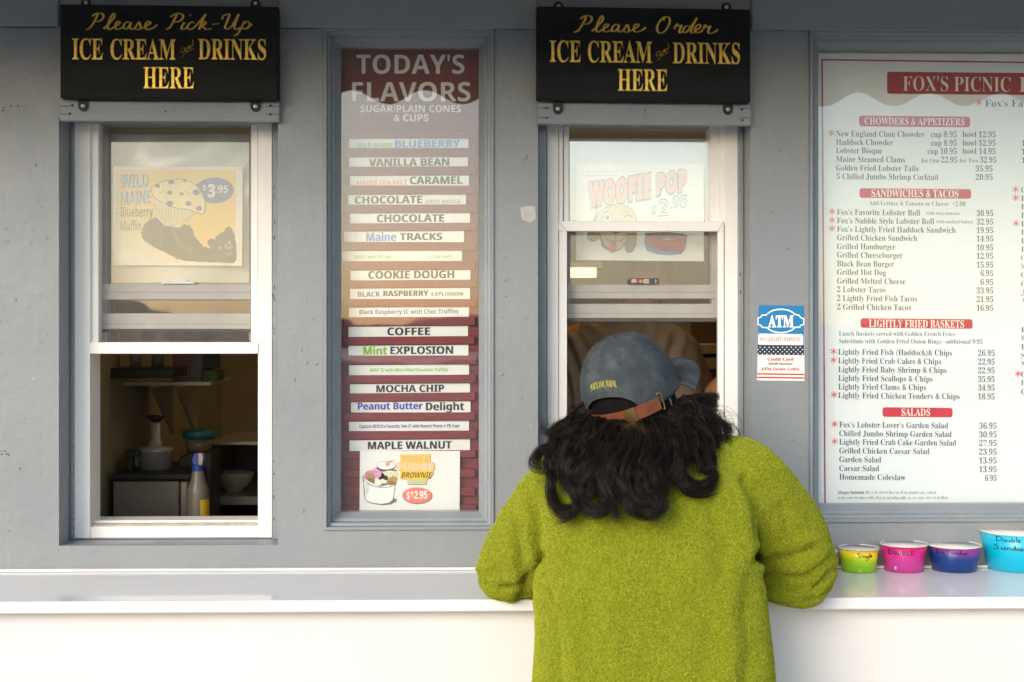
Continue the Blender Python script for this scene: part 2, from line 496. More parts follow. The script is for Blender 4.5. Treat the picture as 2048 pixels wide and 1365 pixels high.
# frieze board along the top, standing a little proud, its lower edge is the seam in the wall
g = MB()
for (x0, x1) in ((-2.6, W(120, 0).x), (W(559, 0).x, W(1073, 0).x), (W(1502, 0).x, 3.0)):
    g.box((x0, -0.012, W(0, 54).z), (x1, 0.0, 2.55), M_WALL)
g.build('frieze_board', bar, bevel=0.002)
rj = random.Random(2)
for xa, xb in ((-20, 118), (561, 640), (996, 1071), (1504, 1616)):
    g = MB(); g.stroke([(x, 55.5 + x * .0035 + rj.uniform(-.9, .9)) for x in range(xa, xb + 1, 11)], 1.5, -0.0008, M_HOLE, True); g.build('seam_crack', bar)

def header(x0, y0, x1, y1, slope, marks):
    g = MB(); g.pbox(x0, y0, x1, y1, -0.022, 0.0, M_TRIM, slope)
    for x, y, r in marks: g.ell(x, y, r, r, -0.0224, M_HOLE, 10)
    for yy in (y0 + 9, y1 - 15):
        g.stroke([(x0 + 1, yy), (x0 + 12, yy + 1), (x0 + 24, yy)], 1.3, -0.0223, M_HOLE)
        g.stroke([(x1 - 26, yy + 2), (x1 - 10, yy + 1), (x1 - 1, yy + 2)], 1.1, -0.0223, M_HOLE)
    return g.build('header_board', bar, bevel=0.002)
header(119, 203, 559, 243, 0.0, [(145, 211, 2.6), (140, 228, 2.6), (331, 223, 1.6), (349, 221, 1.2), (541, 212, 2.6), (541, 229, 2.6)])
header(1075, 207, 1502, 250, 0.004, [(1092, 217, 2.2), (1093, 236, 2.0), (1290, 221, 1.6), (1290, 232, 1.3), (1484, 220, 2.4), (1485, 241, 2.4)])

# awning over the counter: scalloped valance, its underside shades the top of the wall
def awning():
    a = N('awning_canvas'); tl = a.n('ShaderNodeBsdfTranslucent'); tl.inputs[0].default_value = (0.50, 0.50, 0.48, 1); c = a.ramp(a.noise(2, 2), [(0.3, (0.60, 0.59, 0.57)), (0.7, (0.68, 0.67, 0.65))]); a.done(c, 0.85)
    mx = a.n('ShaderNodeMixShader'); mx.inputs[0].default_value = 0.38; a.l(a.b.outputs[0], mx.inputs[1]); a.l(tl.outputs[0], mx.inputs[2]); a.l(mx.outputs[0], a.o.inputs[0]); mt = a.m
    f = MB(); yo, zt, zb = -0.64, EYE + 0.98, EYE + 0.625
    f.add([(-3.2, 0, EYE + 1.30), (3.4, 0, EYE + 1.30), (3.4, yo, zt), (-3.2, yo, zt), (-3.2, 0, EYE + 1.32), (3.4, 0, EYE + 1.32), (3.4, yo, zt + 0.02), (-3.2, yo, zt + 0.02)],
          [(0, 1, 2, 3), (7, 6, 5, 4), (3, 2, 6, 7), (1, 0, 4, 5), (0, 3, 7, 4), (2, 1, 5, 6)], mt)
    v, n = [], 480
    for i in range(n + 1):
        x = -3.2 + 6.6 * i / n; z = zb + 0.019 * math.cos(2 * math.pi * (x - 0.06) / 0.200)
        v += [(x, yo - 0.004, z), (x, yo - 0.004, zt), (x, yo + 0.004, z), (x, yo + 0.004, zt)]
    fs = []
    for i in range(n):
        a0, b0 = i * 4, i * 4 + 4; fs += [(a0, b0, b0 + 1, a0 + 1), (b0 + 2, a0 + 2, a0 + 3, b0 + 3), (a0, a0 + 2, b0 + 2, b0)]
    f.add(v, fs, mt); return f.build('awning', bar)
awning()

def frame_ring(g, rect, prof, mat):
    """picture-frame moulding: rect in pixels on the wall face, prof = (inset, depth) in metres"""
    a, b = corners(rect); vs, fs = [], []
    for ins, y in prof: vs += [(a.x + ins, y, a.z + ins), (b.x - ins, y, a.z + ins), (b.x - ins, y, b.z - ins), (a.x + ins, y, b.z - ins)]
    for k in range(len(prof) - 1):
        for i in range(4):
            j = (i + 1) % 4; fs.append((k * 4 + i, k * 4 + j, k * 4 + 4 + j, k * 4 + 4 + i))
    g.add(vs, fs, mat)
MOULD = [(0.0, -0.002), (0.001, -0.006), (0.007, -0.006), (0.008, 0.010), (0.014, 0.012), (0.0155, 0.030), (0.021, 0.032), (0.030, 0.046), (0.033, 0.050), (0.034, 0.072)]
def display(rect, label, strip):
    t = bpy.data.objects.new('display_window', None); COL.objects.link(t); attach(t, bar); t['label'] = label
    g = MB(); frame_ring(g, rect, MOULD, M_TRIM)
    g.build('frame', t)
    a, b = corners(rect)
    g = MB(); g.box((a.x + 0.034, 0.056, a.z + 0.034), (b.x - 0.034, 0.060, b.z - 0.034), M_GLASS_BOARD); g.build('pane', t)
    g = MB(); g.box((a.x + 0.001, 0.104, a.z + 0.001), (b.x - 0.001, 0.112, b.z - 0.001), plain((0.16, 0.13, 0.10), 0.7, 0.2, 8, name='case_back')); g.build('back_panel', t)
    return t
display(OPEN[2], 'narrow grey framed display window holding the flavor board', 0)
display(OPEN[3], 'wide grey framed display window holding the menu board', 1)

# ---- serving windows
def serving_window(label):
    t = bpy.data.objects.new('serving_window', None); COL.objects.link(t); attach(t, bar); t['label'] = label; return t
w1 = serving_window('open white sash window with a muffin poster, over an empty counter')
g = MB()
g.pbox(149, 240, 180, 1079, 0.090, TH + 0.02, M_WHITE)
g.pbox(181, 240, 197, 690, 0.102, TH + 0.02, M_WHITE)
g.pbox(181, 706, 183, 1052, 0.112, TH + 0.02, M_WHITE)
g.pbox(516, 240, 544, 1076, 0.090, TH + 0.02, M_WHITE)
g.pbox(502, 240, 515.5, 690, 0.102, TH + 0.02, M_WHITE)
g.pbox(180.5, 1053, 515.6, 1076, 0.094, TH + 0.02, M_WHITE)
g.pbox(180.5, 1047, 515.6, 1053, 0.105, TH + 0.02, plain((0.40, 0.36, 0.28), 0.6, 0.2, 40, name='worn_track'))
g.pbox(180.5, 1041, 515.6, 1047, 0.118, TH + 0.03, M_WHITE)
g.build('frame', w1, bevel=0.0015)
g = MB(); g.pbox(178, 685, 516.5, 708, 0.086, 0.1195, M_WHITE); g.build('meeting_rail', w1, bevel=0.0015)
g = MB(); g.pbox(198, 240, 214, 682, 0.140, 0.175, M_TRACK); g.build('side_track', w1); g = MB(); g.pbox(498, 240, 502, 682, 0.140, 0.175, M_TRACK)
g.build('side_track', w1); g = MB(); g.pbox(214.5, 240, 497.5, 267, 0.190, 0.215, M_OCHRE)
g.build('head_strip', w1)
g = MB(); g.pbox(197.5, 568, 501.5, 600, 0.136, 0.172, M_RAIL); g.stroke([(198, 585), (501, 585)], 1.2, 0.1355, M_TRACK, False); g.build('sash_rail', w1, bevel=0.002)
g = MB(); g.pbox(197.5, 627, 501.5, 659, 0.137, 0.172, M_RAIL); g.stroke([(198, 648), (501, 649)], 1.2, 0.1365, M_TRACK, False); g.pbox(197.5, 659.5, 501.5, 665, 0.134, 0.165, M_DARK); g.build('sash_rail', w1, bevel=0.002)
g = MB(); g.slab([(322, 568), (328, 562), (338, 563), (344, 560), (370, 560), (374, 563), (386, 564), (390, 568)], 0.128, 0.136, M_WHITE); g.build('sash_latch', w1, bevel=0.001)
g = MB(); g.pbox(214, 267, 498, 568, 0.158, 0.161, M_GLASS); g.build('pane', w1)
g = MB(); g.pbox(198, 600.5, 501, 685, 0.178, 0.181, M_GLASS); g.build('pane', w1)
g = MB(); a, b = W(197, 690, 0.122), W(502, 240, 0.122); g.add([(a.x, 0.122, a.z), (b.x, 0.122, a.z), (b.x, 0.122, b.z), (a.x, 0.122, b.z)], [(0, 1, 2, 3)], M_SCREEN); g.build('screen', w1)

def lining(rect, px0, px1, y0, y1, t):
    a, b = corners(rect); e = 0.0006; g = MB()
    g.box((a.x + e, y0, a.z + e), (W(px0, 0, y0).x, TH - e, b.z - e), M_TRIM)
    g.box((W(px1, 0, y1).x, y1, a.z + e), (b.x - e, TH - e, b.z - e), M_TRIM)
    g.box((W(px0, 0, y0).x + e, 0.088, a.z + e), (W(px1, 0, y1).x - e, TH - e, W(500, 1075, 0.088).z), M_TRIM)
    rq = random.Random(int(px0)); dk, lt = plain((0.05, 0.045, 0.03), 0.8, name='bare_wood'), plain((0.50, 0.47, 0.40), 0.7, name='bare_primer')
    for _ in range(34):
        left = rq.random() < .45; y = rq.uniform(820, 1066) if left else rq.choice((rq.uniform(360, 700), rq.uniform(900, 1066))); x = (px0 - 2.5 if left else px1 + 3.0) + rq.uniform(-1.4, 1.4); h = rq.uniform(2, 9)
        g.poly([(x - rq.uniform(.3, 1.3), y), (x - rq.uniform(.4, 1.5), y + h * .6), (x + rq.uniform(.1, 1), y + h), (x + rq.uniform(.4, 1.6), y + h * .4), (x + rq.uniform(.1, .8), y - h * .2)], (y0 if left else y1) - 0.0004, lt if left else dk)
    g.build('lining', t, bevel=0.002)
lining(OPEN[0], 148, 545, 0.084, 0.080, w1)
w2 = serving_window('white sash window with a dog treat poster, in front of the customer in the cap')
g = MB()
g.pbox(1094, 244, 1117, 1079, 0.090, TH + 0.02, M_WHITE)
g.pbox(1117.5, 244, 1126, 1079, 0.097, TH + 0.02, M_WHITE)
g.pbox(1127, 244, 1138, 455, 0.106, TH + 0.02, M_WHITE)
g.pbox(1449, 244, 1476, 1079, 0.090, TH + 0.02, M_WHITE)
g.pbox(1437, 244, 1448.5, 455, 0.098, TH + 0.02, M_WHITE)
g.pbox(1421, 244, 1436.5, 455, 0.106, TH + 0.02, M_WHITE)
g.pbox(1126.5, 1053, 1448.5, 1076, 0.094, TH + 0.02, M_WHITE)
g.build('frame', w2, bevel=0.0015)
lining(OPEN[1], 1093, 1477, 0.050, 0.078, w2)
g = MB(); g.pbox(1117, 443, 1448, 463, 0.084, 0.104, M_WHITE); g.pbox(1118, 463, 1134, 1053, 0.086, 0.104, M_WHITE); g.pbox(1436, 463, 1448, 1053, 0.086, 0.104, M_WHITE)
for q in ([(1119, 445), (1133, 462)], [(1446, 445), (1437, 462)]): g.stroke(q, 0.9, 0.0835, M_TRACK, False)
g.build('meeting_rail', w2, bevel=0.0015)
g = MB(); g.pbox(1134.5, 570, 1435.5, 598, 0.136, 0.172, M_RAIL); g.stroke([(1135, 585), (1435, 585)], 1.2, 0.1355, M_TRACK, False); g.build('sash_rail', w2, bevel=0.002)
g = MB(); g.pbox(1134.5, 608, 1435.5, 637, 0.137, 0.172, M_RAIL); g.stroke([(1135, 627), (1435, 628)], 1.0, 0.1365, M_TRACK, False); g.pbox(1134.5, 637.5, 1435.5, 645, 0.132, 0.165, M_DARK); g.build('sash_rail', w2, bevel=0.002)
g = MB(); g.pbox(1134.5, 463, 1141, 640, 0.140, 0.175, M_TRACK); g.build('side_track', w2); g = MB(); g.pbox(1423, 463, 1435.5, 640, 0.140, 0.175, M_RAIL); g.build('side_track', w2); g = MB(); g.pbox(1139, 244, 1421, 259, 0.150, 0.21, M_OCHRE); g.build('head_strip', w2)
g = MB(); g.pbox(1139, 259, 1421, 443, 0.126, 0.129, glass(0.165)); g.build('pane', w2)
g = MB(); g.pbox(1141, 463, 1423, 570, 0.158, 0.161, M_GLASS); g.build('pane', w2)
g = MB(); a, b = W(1134, 644, 0.118), W(1436, 463, 0.118); g.add([(a.x, 0.118, a.z), (b.x, 0.118, a.z), (b.x, 0.118, b.z), (a.x, 0.118, b.z)], [(0, 1, 2, 3)], M_SCREEN); g.build('screen', w2)
# card-payment sticker on the sash
g = MB(); g.pbox(1260, 557, 1318, 569, 0.1290, 0.1298, ink('15161A'))
g.poly([(1263, 559), (1273, 559), (1273, 567), (1263, 567)], 0.1286, ink('E9E4DA'))
g.poly([(1263, 564), (1273, 564), (1273, 567), (1263, 567)], 0.1283, ink('D9772B')); g.stroke([(1264, 561), (1272, 561)], 1, 0.1283, ink('3B3F55'), False)
g.ell(1278.5, 563, 3.6, 3.6, 0.1286, ink('D0342C')); g.ell(1282, 563, 3.6, 3.6, 0.1283, ink('E8912D'))
g.poly([(1287, 559), (1298, 559), (1298, 567), (1287, 567)], 0.1286, ink('E9E4DA')); text(g, 'VISA', 'sans', 1288, 1297, 560.5, 565.5, 0.1283, ink('22306E'), slant=0.2)
for r in (2.0, 3.6): g.stroke([(1309 + 0.5 * r, 563 - r), (1309 + r, 563), (1309 + 0.5 * r, 563 + r)], 0.8, 0.1286, ink('E9E4DA'))
tag(g.build('card_sticker'), 'small black strip of payment card symbols on the sash of the right window', 'sticker')

# ---- counter
M_COUNTER = None
def counter_mat(rough, c0=(0.78, 0.765, 0.75), c1=(0.83, 0.815, 0.80)):
    a = N('white_counter'); c = a.ramp(a.noise(3, 6, 0.6), [(0.3, c0), (0.7, c1)])
    d = a.ramp(a.noise(70, 6, 0.7), [(0.68, 0.0), (0.75, 1.0)]); c = a.mix(a.math('MULTIPLY', d, 0.15), c, (0.4, 0.37, 0.33))
    a.b.inputs['IOR'].default_value = 1.36
    return a.done(c, rough, a.bump(a.noise(14, 4), 0.03, 0.004))
ct = bpy.data.objects.new('counter', None); COL.objects.link(ct); attach(ct, bar); ct['label'] = 'glossy white serving counter running under both windows'
CZ = W(0, 1143).z

CF = on_z(100, 1204, CZ).y
g = MB(); g.box((-2.6, CF, CZ - 0.024), (3.0, -0.0005, CZ), counter_mat(0.07)); g.build('countertop', ct, bevel=0.004, seg=3)
g = MB(); g.box((-2.6, -0.016, CZ + 0.0005), (3.0, -0.001, CZ + 0.006), M_WHITE); g.build('caulk_strip', ct, bevel=0.004)
g = MB(); g.box((-2.6, CF + 0.035, 0.0), (3.0, CF + 0.06, CZ - 0.0245), counter_mat(0.42, (0.70, 0.68, 0.66), (0.75, 0.73, 0.71))); g.build('front_panel', ct)

# ---- inside of the stand
ins = bpy.data.objects.new('interior', None); COL.objects.link(ins); attach(ins, bar)
IW, IB = (-1.60, 2.6), 2.3
M_IN = plain((0.34, 0.285, 0.18), 0.6, 0.08, 4, bump=0.1, bscale=60, name='cream_interior_wall')
g = MB(); g.box((IW[0] - .05, IB, 0.0), (IW[1], IB + 0.05, 2.75), M_IN); g.build('back_wall', ins)
g = MB(); g.box((-1.02, TH + 0.05, 0.0), (-0.975, IB - 0.001, 2.75), M_IN); g.build('side_wall', ins)
g = MB(); g.box((IW[1], TH + .001, 0.0), (IW[1] + 0.05, IB - 0.001, 2.75), M_IN); g.build('side_wall', ins)
g = MB(); g.box((IW[0], TH + .001, 2.751), (IW[1] + 0.05, IB + .05, 2.80), plain((0.5, 0.45, 0.36), 0.8, name='ceiling_paint')); g.build('ceiling', ins)
g = MB(); g.box((IW[0], TH + .001, 0.004), (IW[1] + 0.05, IB + .05, 0.02), plain((0.12, 0.10, 0.08), 0.6, name='floor_tile')); g.build('floor', ins)
g = MB(); g.box((-0.974, TH + 0.03, 0.95), (0.35, 0.95, 0.985), plain((0.30, 0.29, 0.27), 0.35, metal=0.6, name='steel_bench')); g.box((-0.974, TH + 0.06, 0.02), (0.35, 0.93, 0.949), plain((0.10, 0.09, 0.08), 0.6, name='bench_front')); g.build('workbench', ins)
g = MB(); g.pbox(1372, 690, 1520, 708, 0.95, 1.25, plain((0.50, 0.38, 0.20), 0.5, name='shelf_wood')); g.pbox(1372, 716, 1520, 738, 0.95, 1.25, plain((0.42, 0.30, 0.15), 0.5, name='shelf_wood')); g.pbox(1372, 738, 1384, 1100, 0.97, 1.2, plain((0.14, 0.09, 0.05), 0.5, name='dark_wood')); g.pbox(1430, 738, 1440, 1100, 0.97, 1.2, plain((0.14, 0.09, 0.05), 0.5, name='dark_wood')); g.pbox(1385, 640, 1520, 1100, 1.26, 1.30, plain((0.10, 0.065, 0.035), 0.5, name='dark_wood'))
g.build('wood_shelf', ins)

def emit(name, c, s):
    a = N(name); a.t.nodes.remove(a.b); e = a.n('ShaderNodeEmission'); e.inputs[0].default_value = (*c, 1); e.inputs[1].default_value = s; a.l(e.outputs[0], a.o.inputs[0]); return a.m
def tube_light(p, q, label, power=1.6):
    t = empty('tube_light', p, label, 'light', 'fluorescent tubes inside the stand')
    g = MB(); g.tube([p, q], 0.016, emit('lamp_glow', (1.0, 0.72, 0.34), power), 12); g.build('tube', t)
    g = MB(); u, v = Vector(p), Vector(q); g.box((min(u.x, v.x) - .02, u.y - .03, u.z + 0.017), (max(u.x, v.x) + .02, v.y + .03, u.z + 0.035), M_WHITE); g.build('housing', t)
a = W(1110, 546, 1.5); b = W(1192, 546, 1.5)
tube_light((a.x - 0.35, a.y, a.z), (b.x, b.y, b.z), 'glowing tube light behind the glass of the right window')
a = W(1420, 385, 1.9)
tube_light((a.x - .06, a.y, a.z), (a.x + .5, a.y, a.z), 'small glowing tube light at the right edge of the dog poster')
tube_light((-0.75, 1.5, 2.55), (-0.1, 1.5, 2.55), 'added unseen tube light on the ceiling above the left window', 5.0)  # out of view, added to light the room behind the left window
tube_light((0.1, 0.85, 2.55), (0.8, 0.85, 2.55), 'added unseen tube light on the ceiling above the worker', 16.0)  # another unseen lamp, put in overhead to brighten the worker
# ------------------------------------------------------------------ signs over the windows
def gold():
    a = N('gold_leaf'); c = a.ramp(a.noise(160, 5, 0.7), [(0.3, (0.66, 0.40, 0.06)), (0.7, (1.0, 0.74, 0.17))])
    return a.done(c, 0.32, a.bump(a.noise(300, 3), 0.3, 0.002), 0.75)
M_GOLD = gold()
def black_board():
    a = N('black_sign_paint'); c = a.ramp(a.noise(5, 5, 0.6, (1, 1, 5)), [(0.3, (0.006, 0.007, 0.008)), (0.7, (0.014, 0.016, 0.017))])
    d = a.ramp(a.noise(40, 6, 0.75), [(0.70, 0.0), (0.76, 1.0)]); c = a.mix(a.math('MULTIPLY', d, 0.25), c, (0.06, 0.06, 0.06))
    return a.done(c, 0.6, a.bump(a.noise(18, 5, 0.6, (1, 1, 8)), 0.15, 0.003), 0, 0.18)
M_SIGN = black_board()
M_RUST = plain((0.030, 0.020, 0.016), 0.7, 0.5, 60, bump=0.4, name='rusty_bracket')
M_SCREW = plain((0.50, 0.48, 0.45), 0.35, 0.2, 90, metal=0.8, name='screw_steel')
def ridge(mb, pts, w, y, h, mat):
    """a V-cut stroke: two facets meeting in a ridge line"""
    p = catmull(np.array(pts, float), 6); n = len(p)
    t = np.gradient(p, axis=0); t /= np.maximum(np.linalg.norm(t, axis=1, keepdims=True), 1e-6)
    nr = np.stack([-t[:, 1], t[:, 0]], 1)
    ww = w / 2 * (0.62 + 0.38 * np.abs(t[:, 1]))[:, None]
    A, B = Wn(*(p + nr * ww).T, y), Wn(*(p - nr * ww).T, y); C = Wn(p[:, 0], p[:, 1], y - h)
    vs = [tuple(q) for q in np.vstack([A, C, B])]; fs = []
    for i in range(n - 1): fs += [(i, n + i, n + i + 1, i + 1), (n + i, 2 * n + i, 2 * n + i + 1, n + i + 1)]
    mb.add(vs, fs, mat)
S1 = 620 / 2015
PLEASE = [[(636, 92), (625, 120), (605, 155), (585, 182), (558, 196)], [(598, 108), (625, 90), (655, 88), (673, 100), (668, 122), (645, 140), (605, 143)],
          [(672, 190), (700, 165), (732, 130), (746, 102), (738, 90), (722, 110), (706, 150), (702, 182), (716, 192), (745, 175), (772, 160), (780, 147), (766, 142), (752, 160), (752, 184), (770, 192), (800, 178)],
          [(848, 150), (828, 144), (808, 160), (805, 183), (820, 190), (838, 174), (851, 148), (845, 178), (855, 192), (880, 178), (903, 146), (914, 168), (912, 188), (895, 194), (878, 186)],
          [(912, 190), (940, 178), (970, 160), (978, 146), (962, 142), (946, 160), (946, 183), (966, 193), (1000, 180), (1024, 162)]]
PICKUP = [[(1150, 96), (1138, 122), (1120, 155), (1105, 178), (1080, 194)], [(1108, 112), (1140, 92), (1170, 90), (1190, 103), (1184, 126), (1160, 142), (1120, 146)],
          [(1200, 146), (1184, 172), (1180, 190), (1198, 190), (1216, 176)], [(1234, 98), (1240, 103)],
          [(1264, 150), (1246, 145), (1226, 160), (1220, 183), (1236, 193), (1262, 180), (1300, 138), (1336, 94)], [(1338, 92), (1318, 132), (1302, 170), (1294, 194)],
          [(1300, 168), (1328, 144), (1338, 152), (1322, 166), (1306, 168), (1326, 182), (1344, 193), (1374, 186)], [(1380, 160), (1426, 155)],
          [(1442, 128), (1452, 106), (1476, 95), (1492, 98), (1476, 140), (1463, 176), (1478, 190), (1506, 172), (1532, 130), (1552, 92)], [(1552, 92), (1534, 140), (1524, 180), (1538, 192), (1560, 182)],
          [(1592, 138), (1570, 178), (1548, 218), (1522, 236)], [(1576, 164), (1602, 142), (1622, 150), (1616, 175), (1596, 190), (1574, 184)], [(1604, 188), (1640, 158)]]
AND = [[(1198, 312), (1184, 316), (1174, 334), (1180, 346), (1196, 334), (1204, 310), (1201, 334), (1212, 334)], [(1212, 338), (1224, 300), (1217, 326), (1232, 298), (1230, 318), (1240, 316)],
       [(1250, 292), (1236, 300), (1234, 314), (1246, 308), (1256, 280), (1250, 258)], [(1180, 374), (1205, 350), (1232, 332), (1262, 316)]]
S7 = 530 / 1722
ORDER = [[(990, 112), (962, 116), (934, 150), (922, 190), (938, 216), (970, 206), (996, 170), (1006, 132), (994, 112), (970, 118), (966, 136)],
         [(1034, 190), (1046, 166), (1056, 158), (1064, 172), (1082, 166), (1070, 194), (1068, 214), (1086, 210)],
         [(1134, 170), (1110, 172), (1092, 196), (1102, 214), (1128, 196), (1158, 152), (1182, 116)], [(1182, 116), (1158, 164), (1142, 204), (1156, 214), (1180, 196), (1202, 180), (1204, 164), (1186, 164), (1170, 186), (1174, 210), (1198, 212), (1220, 196)],
         [(1222, 192), (1236, 164), (1246, 180), (1268, 172), (1256, 200), (1262, 218), (1292, 212), (1318, 192)]]
def sign(rect, slope, label, script, and_off, rows, tabs):
    x0, y0, x1, y1 = rect; c = W((x0 + x1) / 2, y1, -0.04)
    t = empty('hanging_sign', c, label, 'sign', 'black signs with gold letters over the serving windows')
    YF = -0.052
    g = MB(); g.pbox(x0, y0, x1, y1, YF, -0.0235, M_SIGN, slope); g.build('board', t, bevel=0.004)
    g = MB()
    for s in script: ridge(g, s, 4.6, YF - 0.0004, 0.0022, M_GOLD)
    for s in AND: ridge(g, [(p[0] * S1 + and_off[0], p[1] * S1 + and_off[1]) for p in s], 2.0, YF - 0.0004, 0.0015, M_GOLD)
    for w, a, b, yt, yb in rows: text(g, w, 'serif', a, b, yt, yb, YF - 0.0004, M_GOLD, slope=slope, offset=-0.010, extrude=0.001, bevel=0.022)
    g.build('lettering', t)
    for x, y, up in tabs:
        g = MB(); n = 10
        if up: pts = [(x - 10, y + 14), (x - 10, y)] + [(x + 10 * math.cos(R(180 + 180 * i / n)), y + 10 * math.sin(R(180 + 180 * i / n))) for i in range(1, n)] + [(x + 10, y), (x + 10, y + 14)]
        else: pts = [(x - 10, y - 14), (x - 10, y)] + [(x + 10 * math.cos(R(180 - 180 * i / n)), y + 11 * math.sin(R(180 - 180 * i / n))) for i in range(1, n)] + [(x + 10, y), (x + 10, y - 14)]
        g.slab(pts[::-1], -0.027, -0.0235, M_RUST)
        br = g.build('bracket', t, bevel=0.0008)
        g = MB(); g.lathe([(0.0046, 0), (0.0042, 0.0016), (0.002, 0.0022), (0.0, 0.0014)], W(x, y, -0.0272), M_SCREW, 14, Matrix.Rotation(R(90), 3, 'X'))
        g.build('screw', br)
z1 = lambda st, dx=0, dy=0: [[(p[0] * S1 + dx, p[1] * S1 + dy) for p in s] for s in st]
sign((120, 11, 557, 199), 0.005, 'black wooden sign with gold letters sending customers to pick up ice cream', z1(PLEASE) + z1(PICKUP), (0, 0),
     [('ICE', 145, 207, 78, 119), ('CREAM', 221, 352, 79, 119), ('DRINKS', 397, 533, 79, 119), ('HERE', 287, 389, 135, 177)],
     [(172, 6, 1), (511, 7, 1), (166, 212, 0), (511, 213, 0)])
sign((1073, 16, 1501, 203), 0.010, 'black wooden sign with gold letters telling customers to order ice cream', z1(PLEASE, 976.5, 5) + [[(p[0] * S7 + 1030, p[1] * S7) for p in s] for s in ORDER], (951, 7),
     [('ICE', 1099, 1162, 82, 124), ('CREAM', 1175, 1304, 83, 125), ('DRINKS', 1345, 1480, 86, 127), ('HERE', 1235, 1335, 139, 182)],
     [(1117, 13, 1), (1453, 15, 1), (1116, 218, 0), (1456, 219, 0)])

# ------------------------------------------------------------------ flavor board with its cards
def red_wood():
    a = N('red_stained_wood'); c = a.ramp(a.noise(16, 6, 0.65, (1.2, 10, 14)), [(0.25, (0.115, 0.008, 0.012)), (0.75, (0.24, 0.022, 0.028))])
    return a.done(c, 0.5, a.bump(a.noise(40, 5, 0.6, (1, 10, 12)), 0.3, 0.002))
M_RED = red_wood()
fb = empty('flavor_board', W(820, 1030, 0.09), 'dark red slatted board headed with the flavors of the day', 'menu board')
g = MB(); g.pbox(680, 92, 962, 1036, 0.094, 0.102, M_RED); g.build('panel', fb)
CARDS = [(278, 296, 698, 937), (315, 333, 698, 936), (352, 371, 700, 938), (390, 409, 696, 932), (427, 446, 700, 940), (463, 484, 688, 928), (502, 522, 685, 924), (541, 560, 701, 941),
         (577, 598, 700, 940), (615, 634, 698, 938), (653, 673, 697, 936), (691, 711, 697, 937), (730, 750, 698, 938), (768, 786, 700, 940), (804, 825, 702, 941), (843, 862, 698, 938), (880, 901, 699, 940)]
g = MB(); ys = [(261, 277)] + [(c[1] + 0.5, d[0] - 1) for c, d in zip(CARDS, CARDS[1:])] + [(902, 917), (939, 955), (976, 993), (1012, 1030)]
for k, (a, b) in enumerate(ys): g.pbox(685 + (k * 7) % 4, a, 953 - (k * 5) % 4, b, 0.084, 0.0935, M_RED, -0.004 * (k % 3))
g.build('slats', fb, bevel=0.0012)
M_WLET = ink('EDEAE4')
g = MB()
text(g, "TODAY'S", 'sans', 713, 929, 110, 148, 0.0932, M_WLET); text(g, 'FLAVORS', 'sans', 704, 941, 165, 203, 0.0932, M_WLET)
text(g, 'SUGAR/PLAIN CONES', 'sans', 721, 922, 211, 225, 0.0932, M_WLET); text(g, '& CUPS', 'sans', 787, 857, 229, 243, 0.0932, M_WLET, offset=0.01)
g.build('lettering', fb)
M_CARD = plain((0.80, 0.79, 0.77), 0.5, 0.03, 20, name='white_card')
K, GR, PU, BL, OR = '1E1F20', '6DB33F', '4B2E9A', '2F96D6', 'F09030'
CT = [[('WILD MAINE', 713, 785, 287, 295.5, '4DAF5A'), ('BLUEBERRY', 790, 920, 281, 295.5, BL)], [('VANILLA BEAN', 738, 898, 318, 333, K)], [('MAINE SEA SALT', 714, 814, 361, 370, OR), ('CARAMEL', 820, 925, 354, 369, K)],
      [('CHOCOLATE', 710, 844, 393, 408, K), ('OREO MOOSE', 851, 921, 400, 408, 'B09A5A')], [('CHOCOLATE', 754, 888, 430, 445, K)], [('Maine', 733, 792, 466, 483, '4A90D0'), ('TRACKS', 800, 884, 467, 481, K)],
      [('VAN IC with PB Cups,', 708, 784, 511, 517.5, '8CC63F'), ('& Choc Swirl', 856, 903, 510, 516.5, '8CC63F')], [('COOKIE DOUGH', 737, 908, 543, 558, K)],
      [('BLACK', 716, 760, 584, 594, '6A3FA0'), ('RASPBERRY', 767, 857, 582, 593, K), ('EXPLOSION', 863, 926, 585, 592, '2A1516')], [('Black Raspberry IC with Choc Truffles', 719, 917, 620, 629, PU)],
      [('COFFEE', 775, 860, 656, 671, K)], [('Mint', 727, 774, 694, 710, '74B816'), ('EXPLOSION', 781, 906, 694, 709, K)], [('MINT IC with Mint Filled Chocolate Truffles', 740, 896, 737, 744, '7CC022')],
      [('MOCHA CHIP', 753, 888, 771, 785, K)], [('Peanut Butter', 716, 845, 806, 820, '3C3CA8'), ('Delight', 852, 928, 806, 821, K)], [("Captain KEVCO's Favorite: Van IC with Reece's Pieces & PB Cups", 719, 919, 850, 856.5, '2C2C96')],
      [('MAPLE WALNUT', 736, 903, 884, 899, K)]]
NAMES = ['wild blueberry', 'vanilla bean', 'sea salt caramel', 'chocolate with a tan second line', 'plain chocolate', 'pale blue and black Maine tracks', 'small green peanut butter cup text, pushed farthest left', 'cookie dough', 'black raspberry explosion',
         'small purple black raspberry truffle text', 'coffee', 'green and black mint explosion', 'small green mint truffle text', 'mocha chip', 'peanut butter delight', 'tiny blue captain favorite text', 'maple walnut']
for k, ((a, b, x0, x1), tx) in enumerate(zip(CARDS, CT)):
    c = W((x0 + x1) / 2, b, 0.092); t = empty('flavor_card', c, 'white flavor card with ' + NAMES[k] + ' lettering', 'card', 'flavor cards on the red board')
    sl = -0.004 + 0.004 * ((k * 3) % 3 - 1)
    g = MB(); g.pbox(x0, a, x1, b + 2, 0.0900, 0.0925, M_CARD, sl); g.build('card', t)
    g = MB()
    for w, p, q, yt, yb, col in tx:
        for j, dx in enumerate((-.45, .45) if yb - yt > 9 else (0,)): text(g, w, 'sans', p + dx, q + dx, yt, yb, 0.0894 - .0002 * j, ink(col), slope=sl)
    g.build('lettering', t)
